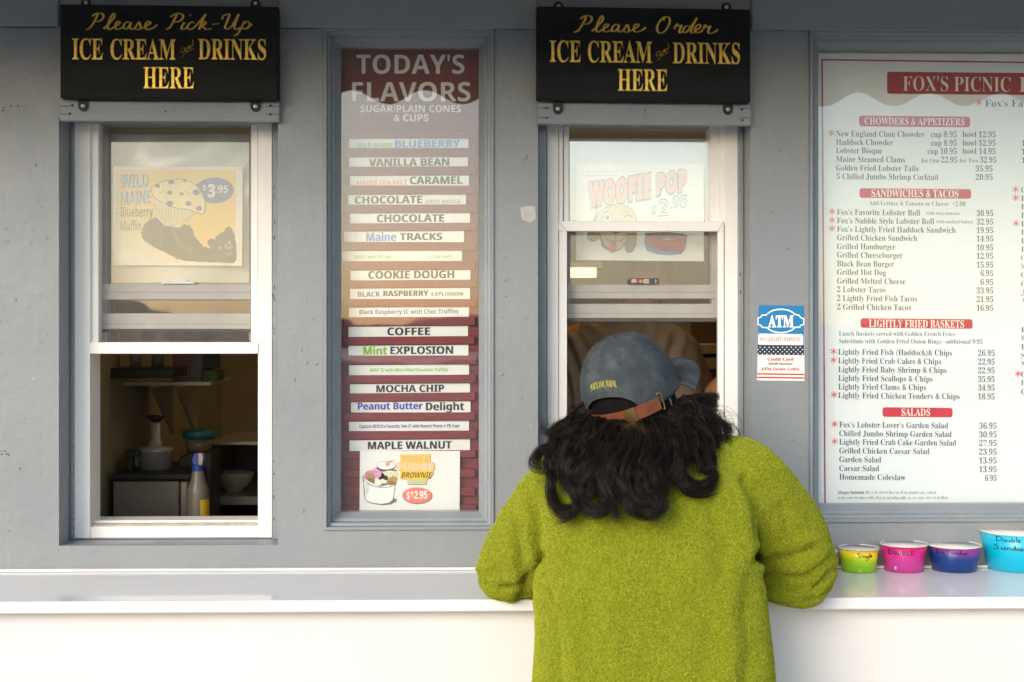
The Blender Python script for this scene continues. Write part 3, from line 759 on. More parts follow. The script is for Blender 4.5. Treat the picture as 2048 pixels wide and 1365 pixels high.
# sundae notice
Z6 = lambda x, y: (620 + x * 0.27836, 700 + y * 0.27836)
q6 = lambda L: [Z6(*p) for p in L]
t = empty('sundae_notice', W(820, 1030, 0.08), 'white paper notice with a drawn sundae cup and red price oval', 'notice')
g = MB(); g.slab([(720, 902), (920, 902.5), (919, 1030), (719, 1029)][::-1], 0.0800, 0.0806, plain((0.82, 0.81, 0.80), 0.5, 0.02, 20, name='paper')); g.build('paper', t)
g = MB(); L0, L1, L2, L3 = 0.0797, 0.0794, 0.0791, 0.0788
g.poly(q6([(395, 935), (385, 1000), (400, 1075), (440, 1105), (520, 1118), (580, 1112), (625, 1090), (625, 1075), (595, 1060), (610, 960)]), L0, ink('6E7A78'))
g.poly(q6([(385, 925), (400, 1075), (440, 1098), (510, 1108), (570, 1098), (595, 1075), (613, 960), (500, 985)]), L1, ink('F0EFEC'))
g.stroke(q6([(378, 915), (385, 960), (398, 1075), (440, 1100), (510, 1110), (572, 1100), (596, 1075), (614, 960)]), 1.0, L2, ink('3A4444'))
g.stroke(q6([(374, 912), (395, 945), (450, 975), (520, 990), (590, 980), (618, 955)]), 1.1, L2, ink('3A4444'))
for k in range(8): g.stroke(q6([(400 + 0.4 * k, 965 + 10 * k), (425 - k, 968 + 10 * k)]), 0.6, L2, ink('6a7272'), False)
for (x, y, r, c) in ((430, 895, 36, 'E08CC0'), (480, 880, 40, 'E59BC9'), (410, 912, 28, 'D67FB5'), (500, 905, 34, 'EAA6D0'), (560, 900, 48, 'EFE6BE'), (600, 890, 40, 'E9DFB0'), (530, 930, 36, 'F1E9C6'), (585, 930, 34, 'E6DBAA'), (490, 955, 26, 'F4EFD8')):
    g.ell(*Z6(x, y), r * .278, r * .23, L0 - 0.0001 * (x % 3), ink(c), 20)
for x in range(440, 520, 16): g.stroke(q6([(x, 870), (x + 8, 890), (x + 2, 915)]), 0.7, L2, ink('A8508C'))
for x in range(530, 630, 18): g.stroke(q6([(x, 880), (x + 10, 905), (x + 4, 935)]), 0.7, L2, ink('9C9468'))
g.poly(q6([(405, 880), (445, 890), (470, 910), (465, 945), (425, 945), (402, 920)]), L2, ink('B08A4E')); g.poly(q6([(402, 915), (465, 930), (462, 948), (425, 948)]), L3, ink('8A6630'))
g.poly(q6([(555, 930), (600, 905), (630, 925), (620, 965), (575, 975), (552, 955)]), L2, ink('B9975C')); g.poly(q6([(555, 945), (590, 940), (620, 960), (575, 976)]), L3, ink('8F6E38'))
g.ell(*Z6(548, 835), 19, 9.5, L2, ink('3A4444'), 26); g.ell(*Z6(547, 832), 18, 8, L2 - .0002, ink('F1F1F0'), 26); g.stroke(q6([(480, 850), (520, 870), (570, 862), (620, 868)]), 2.2, L3, ink('3A3634'))
g.ell(*Z6(558, 822), 5, 4.2, L3 - .0002, ink('F29C86')); g.stroke(q6([(562, 812), (580, 800), (605, 796)]), 0.8, L3 - .0002, ink('3A4444'))
g.poly(q6([(650, 755), (868, 752), (868, 808), (896, 812), (900, 862), (888, 868), (890, 890), (870, 925), (845, 932), (838, 972), (704, 970), (698, 935), (650, 928), (655, 880), (628, 862), (626, 815), (655, 810)]), L0, ink('4A4434'))
g.poly(q6([(646, 752), (864, 749), (864, 805), (892, 809), (896, 858), (884, 864), (886, 886), (866, 921), (841, 928), (834, 968), (700, 966), (694, 931), (646, 924), (651, 876), (624, 858), (622, 811), (651, 806)]), L1, ink('F6C93A'))
text(g, 'TRIPLE', 'sans', *[Z6(660, 0)[0], Z6(855, 0)[0]], Z6(0, 765)[1], Z6(0, 805)[1], L2, ink('F2A98A'), offset=0.03)
text(g, 'FUDGE', 'sans', Z6(630, 0)[0], Z6(888, 0)[0], Z6(0, 818)[1], Z6(0, 863)[1], L2, ink('F4C8BE'), offset=0.03)
text(g, 'BROWNIE', 'sans', Z6(655, 0)[0], Z6(868, 0)[0], Z6(0, 880)[1], Z6(0, 920)[1], L2, ink('5A3A2A'), slant=0.25)
text(g, 'SUNDAE', 'sans', Z6(702, 0)[0], Z6(832, 0)[0], Z6(0, 940)[1], Z6(0, 964)[1], L2, ink('8FC9D9'), offset=0.02)
g.ell(*Z6(773, 1050), 30, 16.5, L0, ink('5A5250'), 36); g.ell(*Z6(769, 1046), 29.5, 16, L1, ink('EE7C70'), 36)
text(g, '$12.95', 'sans', Z6(694, 0)[0], Z6(842, 0)[0], Z6(0, 1018)[1], Z6(0, 1072)[1], L2, ink('F6EFEA'), offset=0.01, slope=-0.03)
g.build('print', t)

# ------------------------------------------------------------------ menu board
mbd = empty('menu_board', W(1860, 1015, 0.09), 'large white menu board with red headings and long price lists', 'menu board')
YM, YI = 0.0800, 0.0796
g = MB(); g.pbox(1626, 106, 2565, 1017, YM, 0.086, plain((0.82, 0.85, 0.86), 0.45, 0.02, 3, name='menu_panel')); g.build('panel', mbd)
g = MB(); a, b = corners(OPEN[3]); g.box((a.x + .034, 0.074, W(1800, 107, .074).z), (b.x - .034, 0.079, b.z - .0345), plain((0.42, 0.30, 0.10), 0.5, 0.2, 20, name='raw_wood_strip')); g.build('wood_strip', mbd)
SL = 0.009
MR = ink('B01E32')
g = MB()
g.stroke([(1644, 120), (2100, 126), (2540, 132)], 3.0, YI, MR, False); g.stroke([(1644, 120), (1650, 1012)], 3.0, YI - .0001, MR, False); g.stroke([(1650, 1012), (2540, 1010)], 3.0, YI - .0002, MR, False)
g.build('border', mbd)
for (x0, y0, x1, y1, tx, a, b, t0, t1, c) in ((1774, 144, 2330, 188, None, 0, 0, 0, 0, 'A3202F'), (1718, 232, 1940, 253, 'CHOWDERS & APPETIZERS', 1729, 1929, 235.5, 249.5, 'C3202F'), (1719, 377, 1942, 396, 'SANDWICHES & TACOS', 1743, 1917, 379, 394, 'C3202F'),
                                     (1721, 637, 1945, 656, 'LIGHTLY FRIED BASKETS', 1738, 1928, 639.5, 654.5, 'C3152A'), (1765, 815, 1905, 834, 'SALADS', 1803, 1860, 817.5, 831.5, 'CB2433')):
    g = MB(); g.poly(rounded(x0, y0, x1, y1, 5, slope=SL), YI, ink(c))
    if tx: text(g, tx, 'serif', a, b, t0, t1, YI - .0004, ink('F2EBE4'), slope=SL)
    else:
        text(g, "FOX'S PICNIC", 'serif', 1806, 2021, 153, 182, YI - .0004, ink('F2EBE4'), slope=SL, offset=-0.01)
        text(g, 'P', 'serif', 2039, 2060, 155, 184, YI - .0004, ink('F2EBE4'))
    g.build('heading', mbd)
INK, RED = ink('20282A'), ink('E8452F')
g = MB()
def star(x, y):
    for an in (90, 30, 150):
        c, s = 6.2 * math.cos(R(an)), 6.2 * math.sin(R(an)); g.stroke([(x - c, y - s), (x + c, y + s)], 1.7, YI - 0.0001 * (an / 30), RED, False)
def row(y, s, x0, x1, price=None, p0=1952, p1=1987, h=11.5, st=None, col=None):
    text(g, s, 'serif', x0, x1, y - h / 2, y + h / 2, YI, INK, slope=SL, offset=-0.004)
    if price: text(g, price, 'serif', p0, p1, y + SL * 280 - h / 2, y + SL * 280 + h / 2, YI, INK, offset=-0.004)
    if st: star(st, y - 1)
star(1958, 206); text(g, "Fox's Fav", 'serif', 1970, 2056, 200, 214, YI, INK, offset=-0.008)
for y, s, x1, st, ex in ((267.5, 'New England Clam Chowder', 1849, 1663, [('cup 8.95', 1862, 1913), ('bowl 12.95', 1925, 1991)]), (284.5, 'Haddock Chowder', 1786, None, [('cup 8.95', 1862, 1913), ('bowl 12.95', 1925, 1991)]),
                         (301, 'Lobster Bisque', 1764, None, [('cup 10.95', 1855, 1913), ('bowl 14.95', 1925, 1991)]), (318.5, 'Maine Steamed Clams', 1810, None, [('22.95', 1882, 1914), ('32.95', 1960, 1992)]),
                         (336, 'Golden Fried Lobster Tails', 1837, None, [('35.95', 1951, 1985)]), (353, '5 Chilled Jumbo Shrimp Cocktail', 1876, None, [('20.95', 1951, 1985)])):
    row(y, s, 1672 if s[0] != '5' else 1673, x1, st=st)
    for w, a, b in ex: text(g, w, 'serif', a, b, y + 1.5 - 5.7, y + 1.5 + 5.8, YI, INK, offset=-0.004, slope=SL)
for w, a, b in (('for One', 1843, 1879), ('for Two', 1919, 1956)): text(g, w, 'serif', a, b, 317, 326, YI, INK, offset=-0.014)
text(g, 'Add Lettuce & Tomato or Cheese  +2.00', 'serif', 1738, 1931, 402, 411, YI, INK, offset=-0.014, slope=SL)
for y, s, x1, p, st in ((424.5, 'Fox’s Favorite Lobster Roll', 1840, '30.95', 1664), (441.5, 'Fox’s Nubble Style Lobster Roll', 1868, '32.95', 1664), (458.5, 'Fox’s Lightly Fried Haddock Sandwich', 1911, '19.95', 1664), (475.5, 'Grilled Chicken Sandwich', 1834, '14.95', None),
                        (493, 'Grilled Hamburger', 1791, '10.95', None), (510, 'Grilled Cheeseburger', 1805, '12.95', None), (527.5, 'Black Bean Burger', 1788, '15.95', None), (544.5, 'Grilled Hot Dog', 1772, '6.95', None), (562, 'Grilled Melted Cheese', 1811, '6.95', None),
                        (579, '2 Lobster Tacos', 1771, '33.95', None), (596.5, '2 Lightly Fried Fish Tacos', 1834, '21.95', None), (614, '2 Grilled Chicken Tacos', 1822, '16.95', None)):
    row(y, s, 1674, x1, p, 1953 if len(p) > 4 else 1961, 1986, st=st)
text(g, 'with mayonnaise', 'serif', 1852, 1920, 423, 430, YI, INK, offset=-0.014, slope=SL); text(g, 'with melted butter', 'serif', 1872, 1947, 440, 447, YI, INK, offset=-0.014, slope=SL)
text(g, 'Lunch Baskets served with Golden French Fries', 'serif', 1678, 1909, 663, 672, YI, INK, offset=-0.012, slope=0.004); text(g, 'Substitute with Golden Fried Onion Rings –additional 9.95', 'serif', 1678, 1965, 678, 687, YI, INK, offset=-0.012, slope=0.004)
for y, s, x1, p, st in ((704, 'Lightly Fried Fish (Haddock)& Chips', 1904, '26.95', 1667), (721.5, 'Lightly Fried Crab Cakes & Chips', 1882, '22.95', 1667), (739, 'Lightly Fried Baby Shrimp & Chips', 1893, '22.95', None), (756.5, 'Lightly Fried Scallops & Chips', 1865, '35.95', None),
                        (773.5, 'Lightly Fried Clams & Chips', 1852, '34.95', None), (791, 'Lightly Fried Chicken Tenders & Chips', 1919, '18.95', 1668), (849.5, 'Fox’s Lobster Lover’s Garden Salad', 1896, '36.95', 1669), (867, 'Chilled Jumbo Shrimp Garden Salad', 1903, '30.95', None),
                        (884, 'Lightly Fried Crab Cake Garden Salad', 1912, '27.95', 1669), (901.5, 'Grilled Chicken Caesar Salad', 1859, '23.95', None), (919, 'Garden Salad', 1762, '13.95', None), (936.5, 'Caesar Salad', 1758, '13.95', None), (954, 'Homemade Coleslaw', 1811, '6.95', None)):
    row(y, s, 1676.5 + (2 if y > 840 else 0), x1, p, (1956 if len(p) > 4 else 1968) + (2 if y > 840 else 0), 1989 + (4 if y > 840 else 0), st=st)
text(g, 'Allergen Statement:', 'serif', 1675, 1729, 982, 988, YI, INK); text(g, 'Please be advised that any of our products may contain,', 'serif', 1732, 1873, 982, 988, YI, INK, offset=-0.016)
text(g, 'or may come in contact with allergens including milk, soy, tree nuts, wheat & shellfish.', 'serif', 1675, 1896, 992.5, 998.5, YI, INK, offset=-0.016)
for y, c, st in ((287, '1', 0), (304, '1', 0), (321, '1', 0), (380, 'C', 2031), (397, 'L', 2031), (414, 'L', 0), (431, 'L', 0), (448, 'L', 2032), (465, 'L', 0), (482, 'L', 0), (499, 'L', 0), (516, 'G', 0), (533, 'M', 0), (550, 'G', 0), (568, 'G', 0), (585, 'J', 0), (602, 'A', 0), (660, 'E', 0), (677, 'W', 0), (694, 'E', 0), (712, 'S', 0), (729, 'N', 0), (749, 'C', 2036), (766, 'H', 0), (784, 'C', 0)):
    text(g, c, 'serif', 2042, 2052, y - 5.5, y + 5.5, YI, INK, offset=-0.012)
    if st: star(st, y - 1)
g.build('lettering', mbd)
# flaking paint left on the edge of the board
g = MB(); r_ = random.Random(5); e = [(1629 + r_.uniform(0, 5), y) for y in range(640, 1010, 9)]
e2 = [(1638 + r_.uniform(-2, 5) + 5 * (y > 900), y) for y in range(1000, 640, -9)]
g.build('flaked_edge', mbd) if False else None

# ------------------------------------------------------------------ cash machine sticker on the wall
Z3 = lambda x, y: (1490 + x * 0.16114, 580 + y * 0.16117)
q3 = lambda L: [Z3(*p) for p in L]
t = empty('atm_sticker', W(1561, 762, -0.001), 'blue white and red cash machine sticker on the grey wall beside the menu', 'sticker')
g = MB(); ys = -0.0006
g.slab(q3([(168, 190), (150, 1125), (738, 1132), (733, 197)]), ys, 0.0, ink('F1EAE0')); g.build('backing', t)
g = MB(); A, B, C3, D3 = ys - .0003, ys - .0006, ys - .0009, ys - .0012
g.poly(q3([(168, 190), (158, 690), (732, 692), (733, 197)]), A, ink('0878AE'))
def arc(cx, cy, rx, ry, a0, a1, n=14): return [(cx + rx * math.cos(R(a0 + (a1 - a0) * i / n)), cy + ry * math.sin(R(a0 + (a1 - a0) * i / n))) for i in range(n + 1)]
badge = arc(445, 350, 190, 108, 205, 335) + [(675, 318), (688, 345), (728, 358), (728, 432), (690, 440), (680, 465), (620, 465)] + arc(445, 420, 190, 112, 28, 152) + [(205, 462), (200, 440), (162, 432), (162, 348), (198, 340), (205, 316), (265, 312)]
g.stroke(q3(badge + [badge[0]]), 2.6, B, ink('F4F2EC'), False)
text(g, 'ATM', 'serif', Z3(285, 0)[0], Z3(605, 0)[0], Z3(0, 322)[1], Z3(0, 462)[1], B, ink('F6F4EE'), offset=0.025)
g.poly([Z3(x, y) for x, y in [(178, 543), (704, 552), (720, 566), (720, 676), (706, 688), (176, 682), (162, 668), (164, 556)]], B, ink('F6F2EA'))
text(g, 'NO CASH LEFT OVERNIGHT', 'serif', Z3(178, 0)[0], Z3(692, 0)[0], Z3(0, 590)[1], Z3(0, 640)[1], C3, ink('B5404A'))
g.poly(q3([(157, 688), (154, 806), (733, 812), (732, 690)]), B, ink('14293B'))
for j in range(4):
    for i in range(10 + j % 2):
        x = 188 + 55.2 * i - (28 if j % 2 else 0); y = 714 + 27.5 * j
        if 150 < x < 725: g.ell(*Z3(x, y), 1.25, 1.25, C3, ink('F2F2EE'), 8)
text(g, 'Credit Card', 'serif', Z3(278, 0)[0], Z3(600, 0)[0], Z3(0, 842)[1], Z3(0, 880)[1], B, ink('B83A2E'), offset=0.015)
text(g, '$20.00 Minimum', 'serif', Z3(290, 0)[0], Z3(590, 0)[0], Z3(0, 905)[1], Z3(0, 930)[1], B, ink('22303A'), offset=0.01)
text(g, 'ATM Inside Lobby', 'serif', Z3(193, 0)[0], Z3(682, 0)[0], Z3(0, 965)[1], Z3(0, 1000)[1], B, ink('B83A2E'), offset=0.012)
g.poly(q3([(153, 1034), (153, 1052), (735, 1060), (735, 1042)]), B, ink('C0392B')); g.poly(q3([(152, 1078), (152, 1096), (736, 1104), (736, 1086)]), B, ink('C0392B'))
g.build('print', t)

# ------------------------------------------------------------------ posters behind the glass
def wavy_sheet(name, rect, y, amp, mat, seed, nx=50, ny=60):
    r = random.Random(seed); ph = [(r.uniform(0, 6.3), r.uniform(2, 9), r.uniform(-5, 5)) for _ in range(7)]
    vs, fs = [], []
    for j in range(ny + 1):
        for i in range(nx + 1):
            u, v = i / nx, j / ny; p = W(rect[0] + (rect[2] - rect[0]) * u, rect[1] + (rect[3] - rect[1]) * v, y)
            d = sum(math.sin(a + b * u + c * v * 2 + 2.2 * math.sin(3 * v + a)) for a, b, c in ph) / 5
            vs.append((p.x, y + amp * d, p.z))
    for j in range(ny):
        for i in range(nx): a = j * (nx + 1) + i; fs.append((a + nx + 1, a + nx + 2, a + 1, a))
    g = MB(); g.add(vs, fs, mat); o = g.build(name, smooth=True); return o
M_FILM = plain((0.46, 0.48, 0.47), 0.24, 0.15, 5, spec=1.0, name='clouded_plastic_film')
tag(wavy_sheet('plastic_sheet', (214, 270, 500, 566), 0.192, 0.012, M_FILM, 4), 'wrinkled cloudy plastic sheet hung behind the muffin poster', 'plastic sheet')
Z2 = lambda x, y: (100 + x * 0.38095, 200 + y * 0.38095)
q2 = lambda L: [Z2(*p) for p in L]
t = empty('muffin_poster', W(355, 533, 0.172), 'yellow poster of a blueberry muffin and a black bear in the left window', 'poster')
PY = 0.1720
g = MB(); g.slab(q2([(333, 350), (328, 868), (1008, 872), (1012, 352)]), PY, PY + 0.001, ink('EDE8E0')); g.build('paper', t)
def yellow():
    a = N('poster_yellow'); sx = a.n('ShaderNodeSeparateXYZ'); a.l(a.obj(), sx.inputs[0])
    z = a.math('ADD', sx.outputs['Z'], a.math('MULTIPLY', sx.outputs['X'], 0.45))
    lo = W(250, 520, PY); hi = W(300, 400, PY); za, zb = lo.z + lo.x * 0.45, hi.z + hi.x * 0.45
    f = a.math('DIVIDE', a.math('SUBTRACT', z, za), zb - za, True)
    return a.done(a.ramp(f, [(0.0, lin('EFE8E2')), (0.8, lin('F2C763'))]), 0.5)
g = MB(); P0, P1, P2, P3 = PY - .0004, PY - .0008, PY - .0012, PY - .0016
g.poly(q2([(350, 367), (345, 853), (972, 856), (976, 370)]), P0, yellow())
BK, BK2, BLU = ink('2E3133'), ink('4A4B4A'), ink('23579A')
r_ = random.Random(3)
def furry(pts, amp):
    p = catmull(np.array(pts + [pts[0]], float), 8)[:-1]; return [(x + r_.uniform(-amp, amp), y + r_.uniform(-amp, amp)) for x, y in p]
g.poly(q2(furry([(500, 650), (560, 615), (620, 620), (655, 625), (700, 650), (740, 670), (765, 720), (800, 765), (850, 790), (900, 830), (905, 850), (720, 848), (640, 820), (560, 780), (490, 730), (482, 690)], 5)), P1, BK)
for L in ([(560, 640), (590, 700), (580, 770)], [(640, 660), (660, 720), (700, 770), (760, 800)]): g.stroke(q2(L), 3.0, P2, ink('6E6560'), taper=True)
g.poly(q2(furry([(848, 850), (838, 790), (850, 750), (880, 715), (920, 685), (950, 690), (970, 720), (972, 850)], 3)), P1 - .0001, BK2)
g.ell(*Z2(938, 690), 8, 9, P1 - .0002, BK2); g.ell(*Z2(850, 750), 9, 8, P1 - .0002, BK2)
g.ell(*Z2(938, 770), 9, 7, P2, ink('8A847E')); g.ell(*Z2(940, 766), 3.2, 2.6, P3, BK)
g.ell(*Z2(897, 778), 2.4, 2.4, P2, ink('D8D4CE')); g.ell(*Z2(943, 747), 2.4, 2.2, P2, ink('D8D4CE')); g.ell(*Z2(899, 779), 1.2, 1.2, P3, BK); g.ell(*Z2(945, 748), 1.2, 1.2, P3, BK)
g.stroke(q2([(920, 800), (935, 815), (955, 805)]), 1.0, P3, ink('D8D4CE'))
cup_ = [(545, 510), (556, 615), (600, 660), (680, 672), (735, 625), (770, 590), (700, 565)]
g.poly(q2(cup_), P2, ink('EBD9A6'))
for k in range(13):
    u = k / 12; g.stroke(q2([(550 + 215 * u, 540 + 50 * u), (560 + 150 * u + 10, 625 + 40 * math.sin(u * 3.0))]), 0.9, P3, ink('8B8F86'), False)
top_ = catmull(np.array([(535, 485), (540, 455), (590, 430), (640, 420), (700, 418), (755, 440), (790, 480), (812, 530), (815, 570), (800, 600), (765, 590), (720, 575), (660, 568), (600, 545), (550, 515), (535, 485)], float), 5)[:-1]
g.poly(q2([tuple(p) for p in top_]), P2 - .0002, ink('F0DCA0')); g.stroke(q2([tuple(p) for p in top_] + [tuple(top_[0])]), 1.4, P3 - .0002, ink('66737C'), False)
for x, y, r in ((565, 452, 5), (636, 432, 6), (630, 487, 5), (692, 494, 4), (768, 486, 7), (628, 546, 7), (728, 545, 6), (782, 570, 6), (708, 424, 4)): g.ell(*Z2(x, y), r, r * .85, P3 - .0002, BLU, 14)
for x, y in ((640, 430), (600, 490), (715, 490)): g.stroke(q2([(x - 25, y), (x, y - 8), (x + 22, y + 8)]), 0.8, P3 - .0002, ink('66737C'))
g.ell(*Z2(862, 476), 39, 26, P1, BLU, 36, -0.02)
text(g, '$', 'sans', Z2(800, 0)[0], Z2(822, 0)[0], Z2(0, 446)[1], Z2(0, 474)[1], P2, ink('E2DFD8')); text(g, '3', 'sans', Z2(828, 0)[0], Z2(868, 0)[0], Z2(0, 446)[1], Z2(0, 510)[1], P2, ink('E2DFD8'), offset=0.03); text(g, '.95', 'sans', Z2(872, 0)[0], Z2(936, 0)[0], Z2(0, 450)[1], Z2(0, 488)[1], P2, ink('E2DFD8'), offset=0.01)
for dx, dy, c, y in ((3, 3, '3C4C5C', P1), (0, 0, '62B2E0', P2)):
    text(g, 'WILD', 'sans', Z2(372 + dx, 0)[0], Z2(516 + dx, 0)[0], Z2(0, 392 + dy)[1], Z2(0, 462 + dy)[1], y, ink(c), offset=0.0, slope=-0.06)
    text(g, 'MAINE', 'sans', Z2(372 + dx, 0)[0], Z2(526 + dx, 0)[0], Z2(0, 480 + dy)[1], Z2(0, 550 + dy)[1], y, ink(c), offset=-0.01, slope=-0.05)
text(g, 'Blueberry', 'sans', Z2(372, 0)[0], Z2(540, 0)[0], Z2(0, 562)[1], Z2(0, 615)[1], P2, ink('3D6076'), offset=-0.012); text(g, 'Muffin', 'sans', Z2(372, 0)[0], Z2(475, 0)[0], Z2(0, 635)[1], Z2(0, 688)[1], P2, ink('5D7480'), offset=-0.012)
g.build('print', t)

Z8 = lambda x, y: (1060 + x * 0.35168, 220 + y * 0.35165)
q8 = lambda L: [Z8(*p) for p in L]
tag(wavy_sheet('backing_sheet', (1141, 278, 1421, 441), 0.186, 0.0008, plain((0.82, 0.83, 0.83), 0.4, 0.03, 4, name='pale_plastic'), 9, 20, 12), 'smooth pale sheet taped behind the dog treat poster', 'plastic sheet')
t = empty('dog_treat_poster', W(1280, 523, 0.176), 'white poster of a curly dog and a red bowl in the right window', 'poster')
PY = 0.1760; P0, P1, P2, P3 = PY - .0004, PY - .0008, PY - .0012, PY - .0016
g = MB(); g.slab(q8([(266, 303), (262, 855), (988, 862), (990, 306)]), PY, PY + 0.001, ink('F4F3F0'))
for x in (350, 935): g.slab(q8([(x - 45, 285), (x - 45, 305), (x + 45, 307), (x + 45, 288)]), PY - .0003, PY + .0006, ink('E2D6C4'))
g.build('paper', t)
g = MB(); LN = ink('4A5258')
for w, a, b, y0, y1 in (('WOOFIE', 330, 690, 425, 545), ('POP', 718, 896, 372, 478)):
    for dx, dy, c, y, of in ((-5, 10, '9FCBDD', P0, 0.10), (0, 0, '4A5A60', P1, 0.10), (0, 0, 'EFA894', P2, 0.065)):
        text(g, w, 'sans', Z8(a + dx, 0)[0], Z8(b + dx, 0)[0], Z8(0, y0 + dy)[1], Z8(0, y1 + dy)[1], y, ink(c), slope=-0.15, offset=of, space=1.12)
for w, a, b, y0, y1 in (('$', 690, 718, 545, 592), ('2', 728, 786, 512, 605), ('.95', 792, 898, 492, 560)):
    text(g, w, 'sans', Z8(a, 0)[0], Z8(b, 0)[0], Z8(0, y0)[1], Z8(0, y1)[1], P1, ink('5A7886'), slope=-0.08, offset=0.03); text(g, w, 'sans', Z8(a, 0)[0] + .6, Z8(b, 0)[0] - .6, Z8(0, y0)[1] + .6, Z8(0, y1)[1] - .6, P2, ink('C9DCE4'), slope=-0.08, offset=-0.005)
r_ = random.Random(8)
dog = catmull(np.array([(372, 625), (380, 590), (405, 575), (430, 555), (470, 540), (520, 535), (560, 550), (590, 580), (605, 620), (600, 690), (606, 740), (598, 780), (580, 806), (556, 800), (545, 770), (535, 760), (520, 790), (490, 800), (460, 795), (420, 770), (410, 740), (392, 700), (388, 735), (350, 740), (332, 720), (338, 690), (360, 670), (372, 625)], float), 6)[:-1]
dg = [(x + r_.uniform(-3, 3), y + r_.uniform(-3, 3)) for x, y in dog]
g.poly(q8([(x - 10, y + 8) for x, y in dg]), P0, ink('7FA8C4')); g.poly(q8(dg), P1, ink('CDBF9F'))
g.stroke(q8(dg + [dg[0]]), 1.4, P2, LN, False)
g.poly(q8([(545, 700), (600, 700), (605, 745), (596, 785), (578, 803), (556, 797), (546, 765)]), P2, ink('A58A66')); g.poly(q8([(340, 695), (388, 700), (386, 733), (350, 737), (334, 720)]), P2, ink('A58A66'))
g.ell(*Z8(440, 612), 8, 9, P2, ink('EDEBE4')); g.ell(*Z8(440, 612), 4, 5, P3, LN); g.stroke(q8([(415, 620), (425, 590), (450, 585), (465, 605)]), 1.2, P3, LN); g.stroke(q8([(535, 610), (560, 600), (580, 612)]), 1.4, P3, LN)
g.ell(*Z8(488, 690), 8, 4.5, P3, ink('2C2E30')); g.stroke(q8([(488, 700), (486, 745)]), 1.0, P3, LN); g.stroke(q8([(425, 720), (450, 748), (486, 745), (520, 745), (540, 715)]), 1.2, P3, LN)
g.poly(q8([(458, 750), (490, 748), (492, 790), (480, 812), (458, 812), (448, 795)]), P3, ink('D9705F')); g.stroke(q8([(474, 755), (472, 795)]), 0.8, P3 - .0002, ink('8A3C34'))
g.poly(q8([(655, 700), (648, 745), (660, 800), (720, 822), (800, 828), (862, 822), (870, 805), (700, 780)]), P0, ink('6C96BC'))
g.poly(q8([(665, 702), (668, 770), (760, 800), (870, 808), (895, 722), (780, 740)]), P1, ink('C7413C')); g.poly(q8([(668, 772), (760, 800), (870, 807), (880, 775), (770, 770)]), P2, ink('A93833'))
g.poly(q8([(658, 700), (700, 720), (800, 728), (898, 716), (870, 705), (780, 695)]), P2, ink('8C8478')); g.stroke(q8([(658, 700), (690, 718), (800, 730), (898, 717)]), 1.4, P3, LN); g.stroke(q8([(664, 712), (672, 772), (760, 802), (868, 808), (892, 725)]), 1.2, P3, LN)
text(g, 'Clean and Natural Frozen Treats', 'sans', Z8(322, 0)[0], Z8(690, 0)[0], Z8(0, 345)[1], Z8(0, 360)[1], P1, ink('D88C80'), offset=-0.02) if False else None
for y, a, b in ((352, 325, 690), (376, 320, 500)):
    x = a
    while x < b: w = r_.uniform(14, 40); g.stroke(q8([(x, y), (min(x + w, b), y)]), 1.6, P1, ink('E3A79C'), False); x += w + 10
g.build('print', t)

# ------------------------------------------------------------------ paper cups on the counter
def cup_mat(c, xc, yc, z0, z1, lowc, topc, edge=None, start=0.22):
    a = N('printed_cup'); sx = a.n('ShaderNodeSeparateXYZ'); a.l(a.obj(), sx.inputs[0])
    an = a.math('ARCTAN2', a.math('SUBTRACT', sx.outputs['X'], xc), a.math('SUBTRACT', yc, sx.outputs['Y']))
    s = a.math('MULTIPLY', an, c); z = a.math('SUBTRACT', sx.outputs['Z'], z0); per = 0.0034
    u, v = a.math('ADD', s, z), a.math('SUBTRACT', s, z)
    def cell(q): return a.math('SUBTRACT', a.math('FRACT', a.math('MULTIPLY', q, 0.707 / per * 1.2)), 0.5)
    cu, cv = cell(u), cell(v)
    dist = a.math('SQRT', a.math('ADD', a.math('MULTIPLY', cu, cu), a.math('MULTIPLY', cv, cv)))
    f = a.math('DIVIDE', a.math('ADD', z, a.math('MULTIPLY', s, 0.12)), z1 - z0)
    rad = a.math('MULTIPLY', a.math('SUBTRACT', f, start), 1.15, True)
    dot = a.math('LESS_THAN', dist, rad)
    col = a.mix(dot, lowc, topc)
    if edge: col = a.mix(a.math('MULTIPLY', a.math('SUBTRACT', f, 0.72, True), 3.0, True), col, edge)
    return a.done(col, 0.3)
M_PAPER = plain((0.70, 0.66, 0.61), 0.6, 0.02, 30, name='cup_paper')
Z9 = lambda x, y: (1600 + x * 0.21875, 1020 + y * 0.21877)
